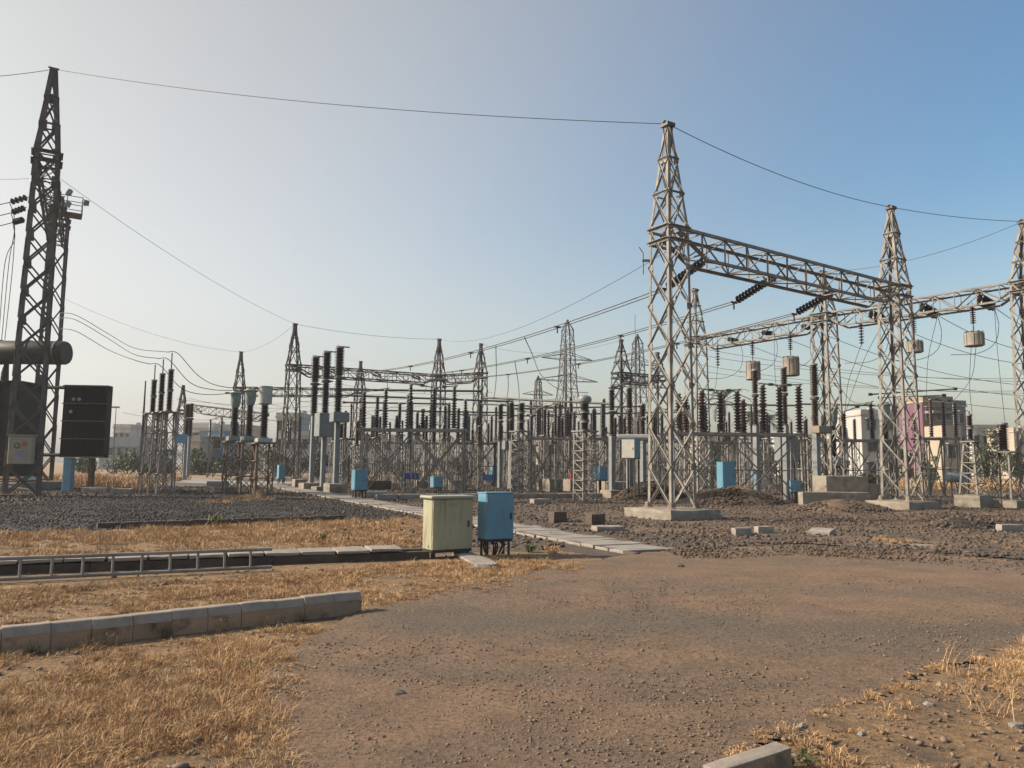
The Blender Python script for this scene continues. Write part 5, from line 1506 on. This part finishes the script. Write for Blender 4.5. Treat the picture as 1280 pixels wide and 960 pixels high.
grass('dry_grass', patch, 3500, .02, .08, .008, 75, thr=.45, lean=1.4)
patch2 = poly_px([(1240, 676), (1290, 670), (1330, 690), (1250, 693)])
grass('dry_grass', patch2, 4500, .02, .09, .008, 76, thr=.42, lean=1.4)
grass('dry_grass', poly_px([(240, 630), (330, 618), (345, 626), (260, 632)]), 2500, .05, .2, .015, 77, thr=.2)
field_l = [W_(-60, 44), W_(180, 44), W_(240, 70), W_(-60, 70)]
grass('dry_grass', field_l, 14000, .15, .5, .04, 78, thr=.35)
field_r = [W_(1120, 60), W_(1330, 60), W_(1330, 90), W_(1120, 90)]
grass('dry_grass', field_r, 14000, .2, .6, .05, 79, thr=.3)

# individual tall dry stalks and green weeds
def tuft(label, px, py, n, h, spread, m, seedv, w=.006, cat='grass tuft', name='grass_tuft', z=0.0, group='tufts'):
    g = random.Random(seedv)
    b = MB()
    for k in range(n):
        a = g.uniform(0, 6.28)
        bx, by = g.gauss(0, spread * .15), g.gauss(0, spread * .15)
        hh = h * g.uniform(.5, 1)
        l = spread * g.uniform(.2, 1)
        sd = Vector((math.cos(a + 1.57), math.sin(a + 1.57), 0)) * w * .5
        pts = [Vector((bx + l * t ** 1.6 * math.cos(a), by + l * t ** 1.6 * math.sin(a), hh * (t - .15 * t * t))) for t in (0, .35, .7, 1)]
        vs = []
        for i, p in enumerate(pts[:-1]): vs += [p - sd * (1 - .25 * i), p + sd * (1 - .25 * i)]
        vs.append(pts[-1])
        b.add(vs, [[0, 1, 3, 2], [2, 3, 5, 4], [4, 5, 6]])
        if g.random() < .5:
            t = pts[-1]
            for q in range(4):
                e = Vector((g.gauss(0, 1), g.gauss(0, 1), g.gauss(0, 1))) * w * 2.2
                b.add([t, t + e, t + e * .5 + sd * 2], [[0, 1, 2]])
    o = b.obj(name, m)
    o.location = P(px, py, z)
    return tag(o, label, cat, group)
tuft('tall dry stalks arching at the edge of the road on the right verge', 1195, 850, 26, .36, .34, 'straw', 1, .005)
tuft('dry straw tuft left of the loose kerb stone at the bottom', 982, 925, 60, .13, .16, 'straw', 2, .005)
tuft('long dry stalks lying out at the right edge of the verge', 1245, 900, 40, .26, .4, 'straw', 3, .005)
tuft('small green weed before the low kerb wall of the gravel', 272, 658, 60, .28, .25, 'weed', 4, .03, 'weed', 'green_weed')
tuft('green weed right of the blue cabinet cables', 662, 691, 70, .20, .15, 'weed', 5, .018, 'weed', 'green_weed')
tuft('tiny green weed on the verge edge beside the road', 312, 836, 40, .08, .08, 'weed', 6, .008, 'weed', 'green_weed')
tuft('green weed at the left edge of the grass by the kerb', 1010, 958, 40, .07, .1, 'weed', 7, .008, 'weed', 'green_weed')
tuft('little yellow green weed on the straw strip by the path', 405, 678, 30, .16, .08, 'weed', 8, .02, 'weed', 'green_weed')
kfoot = random.Random(12)
for i in range(7):
    pxk = 40 + i * 58 + kfoot.uniform(-15, 15)
    tuft(('first', 'second', 'third', 'fourth', 'fifth', 'sixth', 'seventh')[i] + ' dry weed against the foot of the long kerb, counted from the left', pxk, 824 - 55 * pxk / 452, 34, kfoot.uniform(.10, .19), .16, 'straw' if i % 3 else 'leaf_dry', 40 + i, .005, 'weed', 'dry_weed', 0.0, 'weeds along the kerb')
tuft('dry straw heap beside the broken slab edge', 690, 693, 90, .16, .2, 'straw', 9, .012)

# ------------------------------------------------------------------ kerb, ladder, slab paths
def loft_x(prof, L, m, name, parent, cuts=9, amp=.007):
    """a moulded concrete length: a profile in (y, z) carried along x, slightly uneven"""
    vs, fs = [], []
    n = len(prof)
    sx, sy = random.random() * 50, random.random() * 50
    for i in range(cuts + 1):
        x = -L / 2 + L * i / cuts
        for y, z in prof:
            d_ = mnoise.noise_vector(Vector((x * 4 + sx, y * 9 + sy, z * 9))) * amp
            vs.append((x, y + d_.y, z + d_.z))
    for i in range(cuts):
        fs += [[i * n + k, i * n + (k + 1) % n, (i + 1) * n + (k + 1) % n, (i + 1) * n + k] for k in range(n)]
    fs += [list(range(n))[::-1], [cuts * n + k for k in range(n)]]
    return link(name, mesh_from(name, vs, fs, m), parent)
def kerb_block(name, L, parent):
    o = loft_x([(-.075, -.12), (.075, -.12), (.075, .158), (-.075, .158)][::-1], L, 'kerb', name, parent)
    loft_x([(-.079, .150), (.078, .150), (.078, .226), (-.022, .228), (-.035, .222)][::-1], L, 'kerb_top', 'white_top', o)
    return o
kb = thing('road_kerb', 'long stained concrete kerb across the dry grass, white on top', 'kerb', (0, 0, 0))
KJ = [0, 62, 114, 165, 214, 259, 301, 343, 381, 417, 452]
def kb_line(px): return P(px, 822 - (822 - 767.5) * px / 452.0)
ks = [kb_line(p) for p in KJ]
dk = (ks[1] - ks[0])
ks = [ks[0] - dk * k for k in (3, 2, 1)] + ks
kme = None
for i, (p0, p1) in enumerate(zip(ks[:-1], ks[1:])):
    mid = (p0 + p1) / 2
    L = (p1 - p0).length
    rz = math.atan2((p1 - p0).y, (p1 - p0).x)
    nrm = Vector((-math.sin(rz), math.cos(rz), 0))
    jz = random.uniform(-.008, .008)
    jn = random.uniform(-.012, .012)
    o = kerb_block('kerb_block', L - .005, kb)
    o.matrix_basis = Matrix.Translation(mid + nrm * (.07 + jn) + Vector((0, 0, jz))) @ Matrix.Rotation(rz + random.uniform(-.014, .014), 4, 'Z') @ Matrix.Rotation(random.uniform(-.03, .03), 4, 'X')
# the loose kerb stone at the bottom of the frame
a, b = P(993, 968), P(900, 1002)
mid = (a + b) / 2
lk = thing('loose_kerb_stone', 'single pale kerb stone cut off by the bottom of the photo', 'kerb stone', (mid.x, mid.y, 0), math.atan2((a - b).y, (a - b).x))
block('stone', (0, .06, .05), ((a - b).length, .10, .16), 'kerb', lk, 0, .005, .008, 3)
block('white_top', (0, .06, .128), ((a - b).length - .01, .104, .02), 'kerb_top', lk, 0, .002, .005, 3)

def slab_path(name, A, B, width, pitch, z, thick, m='slab', wall=True, skip=()):
    A, B = Vector(A), Vector(B)
    if z: A, B = Vector((A.x, A.y, 0)), Vector((B.x, B.y, 0))
    L = (B - A).length
    rz = math.atan2((B - A).y, (B - A).x)
    r = bpy.data.objects.new(name, None); COL.objects.link(r)
    r.location = A; r.rotation_euler = (0, -math.asin((B - A).z / L), rz); r['kind'] = 'structure'
    n = int(L / pitch)
    for i in range(n):
        if i in skip: continue
        block('cover_slab', ((i + .5) * pitch, random.uniform(-.03, .03), z - thick / 2 + random.uniform(-.012, .008)), (pitch - .025, width + random.uniform(-.05, .05), thick), m, r, random.uniform(-.02, .02), .006, .012, 2)
    if wall:
        for s in (-1, 1):
            nw = max(1, int(L / 2.5))
            for k in range(nw):
                block('side_wall', ((k + .5) * L / nw, s * (width / 2 - .10), (z - thick) / 2 - .03), (L / nw, .12, abs(z - thick) + .05), 'trench', r, 0, .008, .01, 3)
    return r
PZ = .20
p2a, p2b = P(-150, 703, PZ), P(532, 682, PZ)
slab_path('slab_path', p2a, p2b, .62, .55, PZ, .06)
p1a, p1b = P(330, 604, .12), P(826, 689, .06)
slab_path('slab_walkway', p1a, p1b, 1.25, .48, .0, .07)
# the ladder on its side against the slab path
la, lb = P(-120, 736), P(340, 714)
ld = (lb - la).normalized()
lrz = math.atan2(ld.y, ld.x)
lad = thing('ladder', 'long grey steel ladder lying on its side against the slab path', 'ladder', la, lrz)
Lh = (lb - la).length
for k, z in enumerate((.06, .315)):
    bar(lad, 'rail', (0, .02 + .05 * k, z), (Lh, .02 + .05 * k, z), .05, 'steel', 'rod', None)
nr = int(Lh / .36)
for i in range(nr):
    x = .12 + i * .36
    bar(lad, 'rung', (x, .02, .06), (x, .07, .315), .036, 'alu', 'rod')
# concrete edge of the gravel bed and odd slabs
eg = thing('gravel_edge_kerb', 'low dark concrete kerb along the front of the grey gravel bed', 'kerb', (0, 0, 0))
e0, e1 = P(120, 662), P(430, 651)
for i in range(12):
    p0, p1 = e0.lerp(e1, i / 12), e0.lerp(e1, (i + 1) / 12)
    mid = (p0 + p1) / 2
    block('kerb_block', (mid.x, mid.y, .06), ((p1 - p0).length - .02, .14, .20), 'trench', eg, math.atan2((p1 - p0).y, (p1 - p0).x), .01, .015, 2)
def loose(label, px, py, size, rz, m='slab', z=None, tilt=0.0, cat='concrete block', name='concrete_block', group='loose concrete pieces'):
    p = P(px, py)
    o = block(name, (p.x, p.y, (size[2] / 2 if z is None else z)), size, m, None, rz, .015, .02, 2)
    o.rotation_euler = (tilt, 0, rz)
    return tag(o, label, cat, group)
ra, rb_ = P(575, 694), P(608, 711)
loose('long pale slab laid like a ramp below the green kiosk', 592, 702, ((ra - rb_).length, .36, .07), math.atan2((rb_ - ra).y, (rb_ - ra).x), z=.05, tilt=0)
loose('end block under the tip of the ramp slab', 600, 713, (.34, .14, .08), R(20), z=.03)
loose('small pale block on the gravel right of the near tower plinth, left of two', 927, 670, (.42, .24, .20), R(10))
loose('small pale block on the gravel right of the near tower plinth, right of two', 955, 667, (.42, .26, .18), R(6))
loose('broken tilted slab on the gravel before the low heap', 1026, 669, (.55, .40, .14), R(-40), tilt=.2)
loose('flat slab in the gravel left of the near tower plinth', 760, 664, (.75, .42, .14), R(15))
loose('pale lump of concrete before the low trench wall', 675, 630, (.75, .5, .22), R(20))
loose('pale block in the far gravel left of the arrester stands', 120, 615, (1.3, .5, .25), R(0))
loose('low pale block right of the blocks by the radiator', 152, 617, (1.0, .45, .25), R(10))
loose('concrete block in front of the current transformer stands', 272, 608, (1.3, .5, .35), R(5))
loose('hollow grey block at the edge of the gravel by the transformers', 285, 616, (1.3, .5, .3), R(10))
loose('grey trough beside the small blue cabinet on legs', 470, 622, (1.1, .6, .28), R(10), 'box_grey')
loose('dark stacked slab behind the small blue cabinet on legs', 472, 612, (1.6, .9, .55), R(15), 'trench')
loose('broken pillar lying at the right edge by the gravel', 1262, 665, (.6, .24, .2), R(5))
loose('flat stone on the road edge left of the dark heap', 1150, 683, (.8, .3, .04), R(0))
loose('dark flat stone on the road edge before the small blocks', 962, 679, (1.0, .22, .05), R(12), 'trench')
for px, py, sz, lab in ((500, 874, .035, 'pinkish loose stone lying alone on the near road'), (1160, 888, .035, 'pale rock among the straw on the right verge'), (1270, 915, .042, 'white rock at the right edge of the verge'), (1077, 925, .026, 'small pale stone at the road end of the verge'), (1003, 915, .03, 'grey stone behind the loose kerb stone'), (852, 712, .05, 'dark stone on the road edge below the slab walkway'), (1175, 862, .03, 'grey rock under the tall dry stalks')):
    vs, fs = ICO_V * np.array([1.3, .9, .7]) * sz * (1 + .2 * rng.normal(size=(len(ICO_V), 1))), ICO_F.tolist()
    o = link('stone', mesh_from('stone', vs, fs, 'slab' if 'dark' not in lab else 'trench'), None, Matrix.Translation(P(px, py) + Vector((0, 0, sz * .5 + .02))) @ Matrix.Rotation(random.uniform(0, 3), 4, 'Z'))
    tag(o, lab, 'stone', 'single stones')
# column stubs with starter bars
for px, py, lab in ((697, 653, 'concrete column stub with rusty starter bars, left of two'), (744, 656, 'concrete column stub with rusty starter bars, right of two')):
    p = P(px, py)
    r = thing('column_stub', lab, 'column stub', p, R(20), 'column stubs')
    block('block', (0, 0, .14), (.42, .42, .34), 'trench', r, 0, .015, .02, 2)
    for k in range(8):
        a = k * math.pi / 4
        bar(r, 'starter_bar', (.15 * math.cos(a), .15 * math.sin(a), .28), (.15 * math.cos(a) + random.uniform(-.02, .02), .15 * math.sin(a), .55 + random.uniform(-.08, .05)), .018, 'steel_rust', 'rod')
# scrap at the foot of the tallest tower
for i, (px, py, L, rz, z, tl) in enumerate(((8, 622, 2.4, 10, .12, 0), (20, 618, 2.8, -14, .3, 5), (34, 612, 1.8, 25, .45, -8), (4, 612, 2.2, -5, .55, 3), (18, 607, 2.0, 14, .7, -5))):
    o = block('scrap_plank', P(px, py) + Vector((0, 0, z)), (L, .22, .07), 'wood', None, R(rz), .01, .015, 2)
    o.rotation_euler = (0, R(tl), R(rz))
    tag(o, ('lowest', 'second', 'third', 'fourth', 'topmost')[i] + ' weathered plank in the scrap pile under the tallest left tower', 'plank', 'scrap planks')
sh = MB().box((0, 0, 0), (.9, .5, .02)); o = sh.obj('scrap_sheet', 'blue_side'); o.location = P(36, 610) + Vector((0, 0, .55)); o.rotation_euler = (R(25), R(15), R(20))
tag(o, 'pale crumpled sheet on top of the scrap pile under the tallest tower', 'metal sheet')
# lamp poles on the far left
for px, d, ty, lab in ((141, 90, 509, 'thin street lamp pole right of the radiator'), (176, 40, 476, 'thin plain pole left of the slim arresters')):
    r = thing('lamp_pole' if d > 60 else 'pole', lab, 'pole', at(px, d), 0)
    H = zat(px, ty, d)
    MB().lathe([(.07, 0), (.06, H * .6), (.035, H)], 8).obj('shaft', 'steel_left', r, True)
    if d > 60: MB().box((-.1, 0, H), (.9, .3, .18)).obj('lamp_head', 'box_grey', r)
    else: MB().box((0, 0, .1), (.3, .3, .2)).obj('base', 'concrete', r)

# ------------------------------------------------------------------ the hazy air of the yard
hm = bpy.data.materials.new('hazy_air'); hm.use_nodes = True
hn = hm.node_tree.nodes; hn.remove(hn['Principled BSDF'])
pv = hn.new('ShaderNodeVolumePrincipled')
pv.inputs['Color'].default_value = (.93, .94, .95, 1)
pv.inputs['Density'].default_value = 0.0005
pv.inputs['Anisotropy'].default_value = .3
hm.node_tree.links.new(pv.outputs[0], hn['Material Output'].inputs['Volume'])
hz = MB().box((0, 210, 12.5), (700, 560, 28.5)).obj('haze', hm); hz['kind'] = 'stuff'
